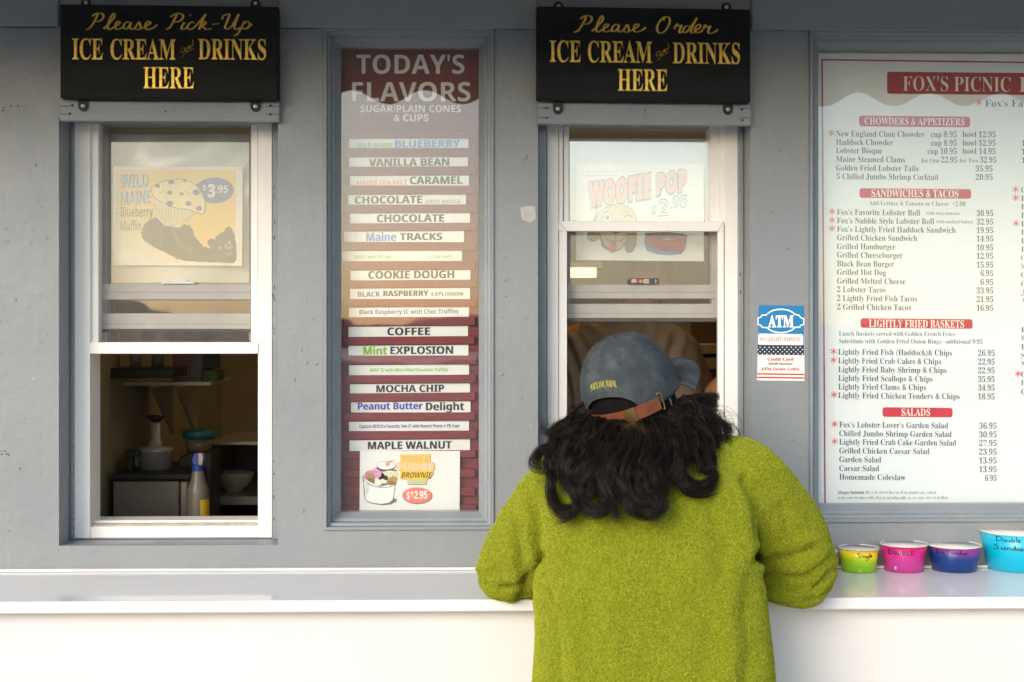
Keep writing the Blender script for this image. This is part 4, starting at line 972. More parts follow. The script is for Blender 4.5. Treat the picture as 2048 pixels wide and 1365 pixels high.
def paper_cup(xc, wt, wb, rim, low, top, edge, label, marks, num, pen='17181C', start=0.22):
    base = on_z(xc, 1147, CZ + 0.0006); rb = wb / 2 / FPX * (D + base.y) ; yc = base.y + rb
    c = Vector((W(xc, 0, yc).x, yc, CZ + 0.0006)); rt = wt / 2 / FPX * (D + yc); zt = W(xc, rim, yc).z; h = zt - c.z; rw = rt - 0.0022
    t = empty('paper_cup', c, label, 'cup', 'sample paper cups on the counter')
    n = 56; g = MB()
    g.lathe([(rb - .003, 0.002), (rb - .001, 0.0), (rb, 0.0005), (rb + (rw - rb) * .5, h * .5), (rw, h - 0.003)], c, cup_mat(rw, c.x, c.y, c.z, zt, lin(low), lin(top), lin(edge) if edge else None, start), n)
    g.lathe([(rw - .0012, h - .002), (rb + (rw - rb) * .5 - .0012, h * .5), (rb - .0012, 0.006), (0.0, 0.006)][::-1], c, M_PAPER, n)
    g.build('body', t, smooth=True)
    g = MB(); pr = [(rw + 0.0010 + 0.0016 * math.cos(R(q)), h - 0.0016 + 0.0017 * math.sin(R(q))) for q in range(0, 361, 40)]; g.lathe(pr, c, M_PAPER, n); g.f = [f for f in g.f if len(f) == 4]; g.mi = g.mi[:len(g.f)]
    g.build('rim', t, smooth=True)
    g = MB(); yp = c.y - rw
    for s in marks: g.stroke([Z9(*p) for p in s], 1.35, yp, ink(pen))
    if num: text(g, num[0], 'light', num[1] - 1.6 * len(num[0]), num[1] + 1.6 * len(num[0]), num[2] - 2.6, num[2] + 2.6, yp, ink('EDEBE6'), offset=0.01)
    out = []
    for x, y, z in g.v:
        f = min(max((z - c.z) / h, 0), 1); r = rb + (rw - rb) * f + 0.0005; k = (y + D) / (D + yp)
        dx = max(-r * .97, min(r * .97, x - c.x)); out.append((c.x + dx, c.y - math.sqrt(r * r - dx * dx), z))
    g.v = out
    if g.f: g.build('lettering', t)
paper_cup(1640, 70, 56, 1100, 'E9851E', 'F0A03A', 'EE7A22', 'orange paper cup half hidden behind the right green sleeve', [[(300, 410), (306, 432), (312, 412)], [(316, 412), (320, 434)]], None)
paper_cup(1717.5, 81, 68, 1094, '8FCB1C', 'F6DF10', 'F2B01E', 'lime and yellow paper cup, smallest of the four lettered cups', [[(553, 400), (540, 397), (530, 408), (541, 418), (552, 430), (545, 442), (530, 440)], [(568, 420), (567, 441)], [(569, 406), (571, 409)], [(582, 424), (583, 442), (585, 430), (595, 424), (600, 442)], [(622, 424), (608, 428), (611, 441), (622, 435), (625, 424), (627, 450), (616, 465), (604, 460)], [(638, 398), (639, 441)], [(646, 432), (662, 424), (652, 416), (645, 428), (651, 440), (666, 432)]], ('5', 1722, 1143))
paper_cup(1807.5, 95, 77, 1086, 'C23C92', 'C2137A', 'D8235F', 'magenta paper cup marked double in black pen', [[(842, 374), (843, 398), (843, 421)], [(838, 376), (858, 378), (869, 394), (862, 412), (842, 421)], [(886, 388), (878, 402), (886, 416), (896, 404), (888, 388)], [(906, 388), (908, 412), (918, 416), (926, 405), (927, 386)], [(943, 378), (944, 420)], [(940, 379), (958, 382), (960, 392), (945, 398), (963, 404), (962, 416), (944, 420)], [(982, 380), (984, 420), (1006, 418)], [(1018, 382), (1020, 418)], [(1018, 382), (1046, 380)], [(1020, 400), (1042, 397)], [(1020, 418), (1050, 415)]], ('8', 1795.5, 1139))
paper_cup(1908, 108, 88, 1088, '0B3478', 'A02C92', None, 'purple and navy paper cup with faint black pen writing', [[(1258, 372), (1262, 418)], [(1290, 372), (1293, 418)], [(1262, 396), (1292, 394)], [(1310, 395), (1312, 412), (1325, 410), (1330, 392), (1333, 414)], [(1374, 378), (1356, 381), (1353, 391), (1369, 400), (1366, 415), (1348, 416)], [(1388, 398), (1390, 413), (1402, 410), (1406, 397), (1408, 414)], [(1420, 398), (1421, 414), (1426, 400), (1438, 398), (1441, 414)], [(1466, 400), (1452, 402), (1453, 414), (1466, 412), (1472, 374), (1474, 414)], [(1496, 399), (1484, 403), (1486, 414), (1497, 411), (1499, 399), (1504, 414)], [(1512, 408), (1528, 402), (1519, 396), (1511, 406), (1518, 415), (1534, 409)]], None, start=0.44)
paper_cup(2036, 152, 126, 1060, '05A9CC', '35C4DE', None, 'big turquoise paper cup cut off by the right edge of the photo', [[(1850, 262), (1853, 306)], [(1846, 264), (1874, 266), (1886, 282), (1878, 298), (1853, 306)], [(1902, 286), (1893, 297), (1902, 306), (1911, 296), (1903, 286)], [(1918, 288), (1921, 304), (1935, 302), (1941, 286), (1944, 306)], [(1956, 262), (1958, 305), (1974, 303), (1976, 290), (1959, 289)], [(1990, 258), (1992, 305)], [(2003, 296), (2022, 288), (2012, 280), (2003, 292), (2009, 306), (2030, 298)], [(1866, 335), (1848, 340), (1846, 351), (1866, 362), (1862, 380), (1842, 382)], [(1886, 360), (1889, 380), (1904, 378), (1910, 358), (1913, 382)], [(1926, 360), (1927, 382), (1931, 364), (1945, 360), (1949, 382)], [(1980, 362), (1963, 366), (1963, 380), (1978, 380), (1985, 335), (1988, 382)], [(2011, 362), (1997, 368), (1999, 382), (2012, 378), (2015, 362), (2021, 382)], [(2030, 374), (2048, 368), (2038, 358), (2029, 372), (2036, 384), (2056, 376)]], ('16', 1990, 1139), start=0.5)
# ------------------------------------------------------------------ things inside, seen through the left window
M_STEEL = plain((0.40, 0.36, 0.30), 0.35, 0.1, 12, metal=0.3, name='brushed_steel')
M_BLACK = plain((0.015, 0.014, 0.013), 0.45, 0.2, 20, name='black_plastic')
def glassware():
    a = N('clear_glassware'); a.b.inputs['Transmission Weight'].default_value = 0.3; return a.done((0.80, 0.72, 0.56), 0.08, None, 0.0, 0.8)
M_CLEAR = glassware()
def hanger(px, y): return W(px[0], px[1], y)
sh = empty('wall_shelf', W(300, 770, 0.95), 'steel wall shelf on angled brackets inside the left window', 'shelf')
g = MB(); p = W(150, 762, 0.80); q = W(422, 772, 0.80); g.box((p.x, 0.80, q.z), (q.x, 1.12, W(0 + 300, 764, 0.80).z), M_STEEL); g.build('board', sh, bevel=0.002)
for x0, x1 in ((366, 372), (318, 324)):
    g = MB(); a0 = W(x0, 775, 0.95); b0 = W(x1, 775, 0.95); zt, zb = a0.z, W(x0, 878, 0.95).z
    vs = [(a0.x, 0.84, zt), (a0.x, 1.12, zt), (a0.x, 1.12, zb), (b0.x, 0.84, zt), (b0.x, 1.12, zt), (b0.x, 1.12, zb)]
    g.add(vs, [(0, 1, 2), (5, 4, 3), (0, 3, 4, 1), (1, 4, 5, 2), (2, 5, 3, 0)], M_STEEL); g.build('bracket', sh)
tr = empty('serving_tray', W(260, 760, 0.72), 'black tray of clear glasses at the top of the left window', 'tray')
g = MB(); g.pbox(120, 737, 347, 757, 0.66, 0.84, M_BLACK); g.build('tray', tr, bevel=0.004)
g = MB(); g.pbox(224, 772, 240, 878, 0.92, 0.95, plain((0.62, 0.55, 0.42), 0.5, name='pale_wood')); tag(g.build('wall_batten', bevel=0.002), 'pale upright wooden batten on the wall under the tray', 'batten')
for k, (x, w, lab) in enumerate(((193, 26, 'clear glass at the left end of the black tray'), (228, 27, 'clear glass standing second on the black tray'), (272, 25, 'clear glass standing third on the black tray'), (316, 29, 'wide clear glass at the right end of the black tray'))):
    c = W(x, 737, 0.72 + 0.03 * (k % 2)); c.z = W(x, 736.5, 0.66).z + 0.0006; r = w / 2 / FPX * 3.9; h = 0.13
    t = empty('drinking_glass', c, lab, 'glass', 'clear glasses on the tray'); g = MB()
    g.lathe([(r * .8, 0.001), (r * .82, 0), (r, h), (r - .0025, h), (r * .76, 0.008), (0, 0.008)][::1], c, M_CLEAR, 24); g.build('glass', t, smooth=True)
def carton(x0, y0, x1, y1, y, dep, c, stripe, lab):
    g = MB(); g.pbox(x0, y0, x1, y1, y, y + dep, ink(c))
    if stripe:
        yy = y0 + 4
        while yy < y1 - 2: g.pbox(x0 + 1, yy, x1 - 1, yy + 1.3, y - 0.0015, y - .0004, ink(stripe)); yy += 4.2
    return tag(g.build('carton', bevel=0.001), lab, 'box')
carton(346, 640, 379, 762, 0.86, 0.12, '7E3B2C', 'B9A596', 'red striped box standing on the steel shelf')
carton(380, 640, 404, 762, 0.87, 0.12, '5F625A', '8E9188', 'grey striped box standing between the red box and the dark box')
carton(405, 640, 428, 738, 0.90, 0.10, '1F2A33', None, 'dark blue box standing above a green packet on the shelf')
carton(405, 741, 434, 763, 0.86, 0.12, '2E4A1C', '6E8A2E', 'green packet lying at the right end of the shelf')
M_MACH = plain((0.26, 0.22, 0.17), 0.4, 0.1, 6, metal=0.3, name='grey_machine_panel')
t = empty('counter_machine', W(300, 1050, 0.7), 'grey metal counter machine with a black top beside the spray bottle', 'machine')
g = MB(); a0, b0 = W(226, 1100, 0.60), W(374, 962, 0.60); g.box((a0.x, 0.60, 0.9856), (b0.x - .02, 0.92, b0.z), M_MACH); g.build('cabinet', t, bevel=0.004)
g = MB(); g.pbox(361, 964, 374, 1100, 0.596, 0.62, M_STEEL); g.build('edge_post', t, bevel=0.002)
g = MB(); g.pbox(223, 948, 382, 961, 0.585, 0.93, M_BLACK); g.build('top', t, bevel=0.004)
zt = W(300, 948, 0.585).z + .0006; c = Vector((W(312, 0, 0.72).x, 0.72, zt))
t = empty('plunger_pump', c, 'round steel canister with a black plunger standing on the machine', 'pump')
g = MB(); g.lathe([(0.046, 0), (0.046, 0.045), (0.048, 0.047), (0.048, 0.056), (0.020, 0.062), (0.016, 0.075), (0.0125, 0.080), (0.0125, 0.125), (0.0, 0.125)], c, M_STEEL, 32); g.build('canister', t, smooth=True)
g = MB(); g.lathe([(0.010, 0.125), (0.016, 0.132), (0.024, 0.137), (0.024, 0.143), (0.0, 0.146)], c, M_BLACK, 24); g.build('plunger', t, smooth=True)
c = Vector((W(283, 0, 0.70).x, 0.76, zt)); t = empty('steel_dish', c, 'low steel dish standing left of the plunger canister', 'dish')
g = MB(); g.lathe([(0.040, 0), (0.052, 0.012), (0.056, 0.045), (0.054, 0.046), (0.050, 0.014), (0.0, 0.004)], c, M_STEEL, 32); g.build('bowl', t, smooth=True)
c = Vector((W(264, 0, 0.66).x, 0.64, zt)); t = empty('dispenser', c, 'small black dispenser at the left end of the machine top', 'dispenser')
g = MB(); g.box((c.x - .011, c.y, c.z), (c.x + .006, c.y + .03, c.z + .055), M_BLACK); g.box((c.x - .011, c.y - .012, c.z + .037), (c.x + .022, c.y + .03, c.z + .056), M_BLACK); g.build('housing', t, bevel=0.003)
c = on_z(397, 1100, 0.9856); c = Vector((W(396, 0, 0.40).x, 0.40, 0.9856)); zz = lambda py: W(396, py, 0.40).z - c.z
t = empty('spray_bottle', c, 'white spray bottle with a blue trigger head behind the left window sill', 'bottle')
g = MB(); g.lathe([(0.0, 0), (0.0270, 0.001), (0.0280, 0.01), (0.0280, zz(988)), (0.0265, zz(976)), (0.0185, zz(962)), (0.0150, zz(945)), (0.0125, zz(938)), (0.0, zz(937))], c, plain((0.15, 0.13, 0.10), 0.35, 0.05, 9, name='milky_plastic'), 32); g.build('bottle', t, smooth=True)
M_BLUE = plain((0.012, 0.04, 0.22), 0.35, name='blue_plastic')
g = MB(); g.lathe([(0.0145, zz(942)), (0.0150, zz(930)), (0.0125, zz(929)), (0.0, zz(928))], c, M_BLUE, 24)
g.slab([(387, 930), (384, 921), (388, 908), (396, 907), (397, 930)][::-1], 0.386, 0.414, M_BLUE); g.build('trigger', t, bevel=0.001)
g = MB(); g.slab([(394, 930), (396, 916), (392, 908), (403, 907), (407, 914), (404, 932)][::-1], 0.388, 0.412, plain((0.36, 0.32, 0.27), 0.4, name='pale_plastic')); g.build('spray_head', t, bevel=0.002)
g = MB(); vs, fs = [], []
for k in range(9):
    an = R(-90 + 22 + 68 * k / 8)
    for z in (zz(1032), zz(998)): vs.append((c.x + 0.0285 * math.cos(an), c.y + 0.0285 * math.sin(an), c.z + z))
for k in range(8): fs.append((2 * k, 2 * k + 2, 2 * k + 3, 2 * k + 1))
g.add(vs, fs, ink('C9A81E')); g.build('label', t)
c = Vector((W(398, 0, 0.85).x, 0.85, W(398, 905, 0.85).z)); t = empty('lidded_tub', c, 'clear tub with a teal lid standing on the black hood', 'tub')
zz = lambda py: W(398, py, 0.85).z - c.z
g = MB(); g.lathe([(0.0, 0), (0.034, 0.0005), (0.038, zz(878)), (0.0, zz(877.5))], c, plain((0.20, 0.15, 0.09), 0.3, 0.2, 30, name='filled_tub'), 28); g.build('tub', t, smooth=True)
g = MB(); g.lathe([(0.0, zz(877)), (0.044, zz(876)), (0.046, zz(864)), (0.042, zz(861)), (0.0, zz(860))], c, plain((0.02, 0.16, 0.17), 0.4, name='teal_plastic'), 28); g.build('lid', t, smooth=True)
g = MB(); a0 = W(352, 1100, 0.80); b0 = W(424, 906, 0.80)
pts = [(352, 1060), (352, 935), (360, 915), (378, 906), (424, 905), (424, 1060)]; g.slab(pts[::-1], 0.79, 0.92, M_BLACK); tag(g.build('black_hood', bevel=0.004), 'black rounded appliance hood behind the spray bottle', 'appliance')
rk = empty('storage_rack', W(470, 1050, 1.2), 'dark open rack behind the spray bottle with a white bowl on it', 'rack')
M_RK = plain((0.07, 0.055, 0.04), 0.5, 0.2, 6, name='dark_rack')
g = MB(); g.pbox(424, 884, 600, 890, 1.05, 1.45, M_STEEL); g.build('shelf', rk); g = MB(); g.pbox(424, 994, 600, 1010, 1.05, 1.45, M_STEEL); g.build('shelf', rk)
g = MB(); g.pbox(424, 890, 600, 1150, 1.46, 1.48, M_RK); g.build('back_panel', rk); g = MB(); g.pbox(424, 890.5, 428, 993.5, 1.06, 1.44, M_RK); g.pbox(424, 1010.5, 428, 1150, 1.06, 1.44, M_RK); g.build('post', rk)
c = Vector((W(466, 0, 1.15).x, 1.17, W(466, 994, 1.05).z + .0006)); t = empty('white_bowl', c, 'white footed bowl standing on the dark rack', 'bowl')
g = MB(); g.lathe([(0.0, 0), (0.024, 0.0005), (0.026, 0.008), (0.045, 0.022), (0.058, 0.05), (0.060, 0.06), (0.057, 0.06), (0.042, 0.028), (0.0, 0.018)], c, plain((0.50, 0.44, 0.34), 0.4, 0.05, name='bowl_glaze'), 36); g.build('bowl', t, smooth=True)

# ------------------------------------------------------------------ people
class Soup:
    """closed lofts that are fused into one skin afterwards"""
    def __init__(s): s.v, s.f = [], []
    def rings(s, rs):
        o = len(s.v); n = len(rs[0])
        for r in rs: s.v += [tuple(p) for p in r]
        for k in range(len(rs) - 1):
            for i in range(n):
                j = (i + 1) % n; s.f.append((o + k * n + i, o + k * n + j, o + (k + 1) * n + j, o + (k + 1) * n + i))
        s.f.append(tuple(o + i for i in range(n - 1, -1, -1))); s.f.append(tuple(o + (len(rs) - 1) * n + i for i in range(n)))
    def limb(s, pts, rad, n=20, sub=6, flat=1.0):
        """rounded, tapering limb through the joints"""
        p = catmull(np.array(pts, float), sub); rr = catmull(np.array([[r, 0] for r in rad], float), sub)[:, 0]
        a0, a1 = p[0] - p[1], p[-1] - p[-2]; a0 /= np.linalg.norm(a0); a1 /= np.linalg.norm(a1)
        P, Q = [], []
        for t in (1.0, 0.8, 0.45): P.append(p[0] + a0 * rr[0] * t); Q.append(rr[0] * math.sqrt(max(0.02, 1 - t * t)))
        P += list(p); Q += list(rr)
        for t in (0.45, 0.8, 1.0): P.append(p[-1] + a1 * rr[-1] * t); Q.append(rr[-1] * math.sqrt(max(0.02, 1 - t * t)))
        P = np.array(P); T = np.gradient(P, axis=0); T /= np.linalg.norm(T, axis=1, keepdims=True); rs = []; ref = np.array((0.13, 0.21, 0.97))
        if abs(T[len(T) // 2] @ ref) > 0.9: ref = np.array((0.97, 0.2, 0.1))
        for q, r, t in zip(P, Q, T):
            a = np.cross(t, ref); a /= np.linalg.norm(a); b = np.cross(t, a)
            rs.append([q + r * (a * math.cos(2 * math.pi * k / n) + flat * b * math.sin(2 * math.pi * k / n)) for k in range(n)])
        s.rings(rs)
    def blob(s, c, axes, rad, n=24, m=14):
        c = np.array(c, float); A = [np.array(a, float) for a in axes]; rs = []
        for k in range(m + 1):
            ph = -math.pi / 2 + math.pi * (k * 0.98 + 0.01 * m) / m
            rs.append([c + A[2] * rad[2] * math.sin(ph) + math.cos(ph) * (A[0] * rad[0] * math.cos(2 * math.pi * i / n) + A[1] * rad[1] * math.sin(2 * math.pi * i / n)) for i in range(n)])
        s.rings(rs)
    def fuse(s, voxel, smooth=3, factor=0.5):
        me = bpy.data.meshes.new('skin'); me.from_pydata(s.v, [], s.f)
        bm = bmesh.new(); bm.from_mesh(me); bmesh.ops.recalc_face_normals(bm, faces=bm.faces); bm.to_mesh(me); bm.free()
        o = bpy.data.objects.new('skin', me); COL.objects.link(o)
        m = o.modifiers.new('r', 'REMESH'); m.mode = 'VOXEL'; m.voxel_size = voxel
        if smooth: m = o.modifiers.new('s', 'SMOOTH'); m.iterations = smooth; m.factor = factor
        bpy.context.view_layer.update()
        out = bpy.data.meshes.new_from_object(o.evaluated_get(bpy.context.evaluated_depsgraph_get()))
        bpy.data.objects.remove(o); bpy.data.meshes.remove(me)
        return out
def coords(me):
    v = np.zeros(len(me.vertices) * 3); me.vertices.foreach_get('co', v); return v.reshape(-1, 3)
def normals(me):
    v = np.zeros(len(me.vertices) * 3); me.vertices.foreach_get('normal', v); return v.reshape(-1, 3)
def put(me, v):
    me.vertices.foreach_set('co', np.ascontiguousarray(v).ravel()); me.update()
def place(name, me, mat, parent):
    me.name = name; me.materials.clear(); me.materials.append(mat)
    me.polygons.foreach_set('use_smooth', [True] * len(me.polygons))
    o = bpy.data.objects.new(name, me); COL.objects.link(o); attach(o, parent); return o
def torso(s, rows, n=44, ex=2.5):
    """rows: (px row, left px, right px, centre depth, half thickness)"""
    p = catmull(np.array(rows, float), 5); rs = []
    for py, xl, xr, yc, b in p:
        A, B = W(xl, py, yc), W(xr, py, yc); c = (A + B) / 2; a = (B.x - A.x) / 2; r = []
        for k in range(n):
            t = 2 * math.pi * k / n; cx, sy = math.cos(t), math.sin(t)
            r.append((c.x + a * math.copysign(abs(cx) ** (2 / ex), cx), c.y + b * math.copysign(abs(sy) ** (2 / ex), sy), c.z))
        rs.append(r)
    s.rings(rs)
def hand(s, wrist, out, up, size=1.0, mirror=1, curl=0.5):
    """palm, four bent fingers of unequal length, thumb from the side of the palm"""
    w, o, u = np.array(wrist, float), np.array(out, float), np.array(up, float)
    o /= np.linalg.norm(o); u -= o * (u @ o); u /= np.linalg.norm(u); side = np.cross(o, u) * mirror
    s.limb([w - o * .02, w + o * .03 * size, w + o * .085 * size], [0.026 * size, 0.036 * size, 0.038 * size], 18, 4, 0.5)
    for k, (off, ln) in enumerate(((-0.029, 0.070), (-0.010, 0.080), (0.010, 0.075), (0.028, 0.058))):
        b = w + o * 0.088 * size + side * off * size; L = ln * size; c1, c2 = curl * (0.5 + .08 * k), curl * (1.3 + .1 * k)
        d1 = o * math.cos(c1) - u * math.sin(c1) + side * off * 1.5; d2 = o * math.cos(c2) - u * math.sin(c2) + side * off
        s.limb([b - o * .02, b, b + d1 * L * .5, b + d1 * L * .5 + d2 * L * .5], [0.0095 * size, 0.0095 * size, 0.0085 * size, 0.007 * size], 12, 3)
    b = w + o * 0.025 * size - side * 0.03 * size; d = o * .6 - side * .75 - u * .2
    s.limb([b + side * .012, b + d * .028 * size, b + d * .045 * size + o * .022 * size], [0.014 * size, 0.0105 * size, 0.008 * size], 12, 3)
def head(s, c, f, r, u, k=1.0):
    """skull, jaw, nose, brow, lips and ears; f forward, r to the side, u up"""
    c, f, r, u = (np.array(q, float) for q in (c, f, r, u)); P = lambda a, b, d: c + f * a * k + r * b * k + u * d * k
    s.blob(P(-0.010, 0, 0.020), (r, f, u), (0.074 * k, 0.094 * k, 0.092 * k)); s.blob(P(0.022, 0, -0.048), (r, f, u), (0.056 * k, 0.066 * k, 0.066 * k))
    s.limb([P(0.088, 0, 0.012), P(0.100, 0, -0.018), P(0.094, 0, -0.026)], [0.009 * k, 0.014 * k, 0.012 * k], 12, 4)
    for q in (-1, 1):
        s.limb([P(0.082, 0.010 * q, 0.020), P(0.080, 0.030 * q, 0.024), P(0.066, 0.048 * q, 0.018)], [0.009 * k, 0.010 * k, 0.008 * k], 10, 4)
        s.blob(P(0.080, 0.009 * q, -0.030), (r, f, u), (0.009 * k, 0.012 * k, 0.007 * k), 10, 6); s.blob(P(0.070, 0.031 * q, 0.004), (r, f, u), (0.013 * k, 0.012 * k, 0.011 * k), 12, 8)
        s.limb([P(-0.006, 0.074 * q, 0.022), P(-0.016, 0.082 * q, 0.016), P(-0.012, 0.080 * q, -0.012), P(-0.002, 0.073 * q, -0.022)], [0.007 * k, 0.009 * k, 0.008 * k, 0.007 * k], 10, 4)
    s.limb([P(0.070, -0.020, -0.050), P(0.082, 0, -0.047), P(0.070, 0.020, -0.050)], [0.006 * k, 0.008 * k, 0.006 * k], 10, 4); s.limb([P(0.070, -0.017, -0.061), P(0.080, 0, -0.062), P(0.070, 0.017, -0.061)], [0.006 * k, 0.008 * k, 0.006 * k], 10, 4)
    s.blob(P(0.062, 0, -0.088), (r, f, u), (0.024 * k, 0.024 * k, 0.018 * k), 14, 8)
def skin(name, c):
    a = N(name); cl = a.mix(a.ramp(a.noise(40, 5), [(0.35, 0.0), (0.75, 0.35)]), c, tuple(v * k for v, k in zip(c, (0.82, 0.66, 0.60))))
    a.b.inputs['Subsurface Weight'].default_value = 0.12; a.b.inputs['Subsurface Radius'].default_value = (0.01, 0.004, 0.002)
    return a.done(cl, 0.48, a.bump(a.noise(500, 2), 0.12, 0.001))
M_SKIN = skin('skin', (0.42, 0.22, 0.14))
def curves_obj(name, strands, radii, mat, parent):
    hc = bpy.data.hair_curves.new(name); hc.add_curves([len(q) for q in strands])
    hc.points.foreach_set('position', np.concatenate(strands).astype(np.float32).ravel())
    at = hc.attributes.get('radius') or hc.attributes.new('radius', 'FLOAT', 'POINT'); at.data.foreach_set('value', np.concatenate(radii).astype(np.float32))
    hc.materials.append(mat); o = bpy.data.objects.new(name, hc); COL.objects.link(o); attach(o, parent); return o

# ---- the worker behind the right window
wk = empty('person', W(1270, 1300, 0.62), 'person in a brown t-shirt leaning in behind the right serving window', 'person')
def at(px, py, y): return np.array(W(px, py, y))
s = Soup(); torso(s, [(1500, 1110, 1400, .66, .10), (1150, 1095, 1415, .64, .11), (900, 1075, 1400, .60, .12), (760, 1065, 1392, .55, .115), (690, 1085, 1385, .52, .10), (650, 1150, 1350, .50, .07), (620, 1220, 1320, .48, .055)])
s.limb([at(1120, 720, .52), at(1075, 830, .50), at(1060, 930, .46)], [.062, .05, .045]); s.limb([at(1060, 930, .46), at(1090, 1000, .36), at(1130, 1040, .30)], [.045, .038, .030])
s.limb([at(1345, 720, .55), at(1390, 800, .62), at(1372, 862, .62)], [.06, .052, .045]); s.limb([at(1368, 866, .60), at(1415, 812, .55), at(1475, 745, .50)], [.046, .040, .030])
s.limb([at(1270, 650, .49), at(1285, 590, .46)], [.058, .055]); f = np.array((0.1, -0.93, -0.35)); f /= np.linalg.norm(f); r = np.array((-0.99, -0.11, 0.0)); u = np.cross(r, f); u *= np.sign(u[2])
head(s, at(1300, 500, .42), f, r, u)
hand(s, at(1475, 745, .50), (0.5, -0.2, 0.7), (-0.6, -0.3, 0.5), 1.0, 1, 0.4); hand(s, at(1130, 1040, .30), (0.6, -0.6, -0.1), (0, 0, 1), 1.0, 1, 0.4)
M_SKIN2 = skin('skin', (0.46, 0.22, 0.12))
place('body', s.fuse(0.0055, 3), M_SKIN2, wk)
s = Soup(); torso(s, [(1500, 1095, 1412, .66, .115), (1150, 1082, 1428, .64, .125), (900, 1062, 1415, .60, .135), (760, 1052, 1405, .55, .13), (690, 1075, 1398, .52, .115), (655, 1140, 1360, .505, .085), (640, 1190, 1335, .50, .07)])
s.limb([at(1120, 715, .52), at(1078, 815, .505)], [.076, .070]); s.limb([at(1345, 712, .55), at(1385, 785, .61)], [.074, .066])
me = s.fuse(0.006, 4); v, nn = coords(me), normals(me); px, py = proj(v); d = np.zeros(len(v))
for pts, w, dep in (([(1140, 655), (1170, 690), (1185, 740), (1190, 800)], 7, .010), ([(1150, 650), (1200, 690), (1215, 750)], 7, .008), ([(1135, 690), (1155, 740), (1160, 800)], 6, .010), ([(1120, 720), (1140, 780), (1145, 850)], 6, .008), ([(1290, 660), (1270, 760), (1275, 850)], 9, .006), ([(1350, 680), (1330, 760), (1340, 850)], 8, .007)):
    c = catmull(np.array(pts, float), 10); dd = np.sqrt(((px[:, None] - c[:, 0]) ** 2 + (py[:, None] - c[:, 1]) ** 2).min(1)); d += -dep * np.exp(-(dd / w) ** 2) + dep * .6 * np.exp(-((dd - 2.2 * w) / w) ** 2)
put(me, v + nn * (d * (nn[:, 1] < 0.2))[:, None])
place('shirt', me, plain((0.27, 0.205, 0.14), 0.85, 0.12, 40, bump=0.2, bscale=500, name='brown_jersey'), wk)
g = MB(); cc = at(1300, 500, .42); g.lathe([(0.0, .118), (.05, .112), (.078, .085), (.086, .045), (.084, .01), (.078, .012), (.0, .02)], cc + np.array((0, .012, 0)), plain((0.02, 0.014, 0.01), 0.6, 0.3, 90, bump=0.6, bscale=120, name='dark_hair'), 28); g.build('hair', wk, smooth=True)

# ---- the customer at the counter
cu = empty('person', (W(1305, 1400, -0.5).x, -0.52, 0.0), 'person with long dark curls in a green sweater and slate cap leaning on the counter', 'person')
CAPY = -0.42
yw, pt, rl = R(31), R(21), R(-10)
fh = np.array((math.sin(yw), math.cos(yw), 0)); rh = np.array((math.cos(yw), -math.sin(yw), 0)); zh = np.array((0, 0, 1.0))
cf = fh * math.cos(pt) + zh * math.sin(pt); cu_ = -fh * math.sin(pt) + zh * math.cos(pt)
cr = rh * math.cos(rl) - cu_ * math.sin(rl); cu_ = rh * math.sin(rl) + cu_ * math.cos(rl)
CAPC = at(1266, 797, CAPY)
s = Soup()
head(s, CAPC - cu_ * 0.022 + cf * 0.002, cf, cr, cu_, 0.94)
s.limb([at(1270, 850, -.44), at(1272, 920, -.47), at(1275, 990, -.49)], [.055, .058, .075])
torso(s, [(1900, 1095, 1520, -.50, .11), (1600, 1090, 1525, -.50, .11), (1365, 1110, 1500, -.51, .105), (1150, 1120, 1480, -.49, .10), (1020, 1120, 1470, -.465, .095), (950, 1130, 1460, -.45, .08), (915, 1180, 1420, -.445, .055)])
LE, RE = at(1012, 1138, -.33), at(1600, 1143, -.37)
LH, RH = np.array((W(1215, 0, -.20).x, -.20, CZ + .034)), np.array((W(1375, 0, -.19).x, -.19, CZ + .036))
for sh_, e, h, m in ((at(1165, 968, -.46), LE, LH, 1), (at(1440, 958, -.46), RE, RH, -1)):
    s.limb([sh_, (sh_ + e) / 2, e], [.036, .032, .030]); s.limb([e, (e + h) / 2, h], [.032, .030, .026])
    dr = h - e; dr[2] = 0; hand(s, h, dr, (0, 0, 1), 0.92, m, 0.35)
for q in (-1, 1):
    hx = W(1305, 0, -.5).x + .095 * q; s.limb([(hx, -.50, .92), (hx + .01 * q, -.49, .50), (hx + .02 * q, -.53, .10)], [.085, .055, .04]); s.limb([(hx + .02 * q, -.53, .05), (hx + .03 * q, -.42, .04)], [.035, .034])
place('body', s.fuse(0.0055, 3), M_SKIN, cu)
# trousers and shoes, below the picture
s = Soup()
for q in (-1, 1):
    hx = W(1305, 0, -.5).x + .098 * q; s.limb([(hx - .01 * q, -.50, 1.0), (hx, -.50, .85), (hx + .012 * q, -.49, .48), (hx + .02 * q, -.53, .12)], [.112, .108, .072, .062])
place('trousers', s.fuse(0.009, 4), plain((0.03, 0.04, 0.07), 0.85, 0.2, 60, bump=0.2, name='dark_denim'), cu)
for q in (-1, 1):
    s = Soup(); hx = W(1305, 0, -.5).x + .118 * q; s.limb([(hx, -.56, .05), (hx + .004 * q, -.48, .055), (hx + .012 * q, -.37, .042)], [.046, .048, .040], 18, 5, 0.9)
    me = s.fuse(0.006, 2); v = coords(me); v[:, 2] = np.maximum(v[:, 2], 0.002); put(me, v); place('shoe', me, plain((0.5, 0.48, 0.45), 0.6, name='canvas_shoe'), cu)

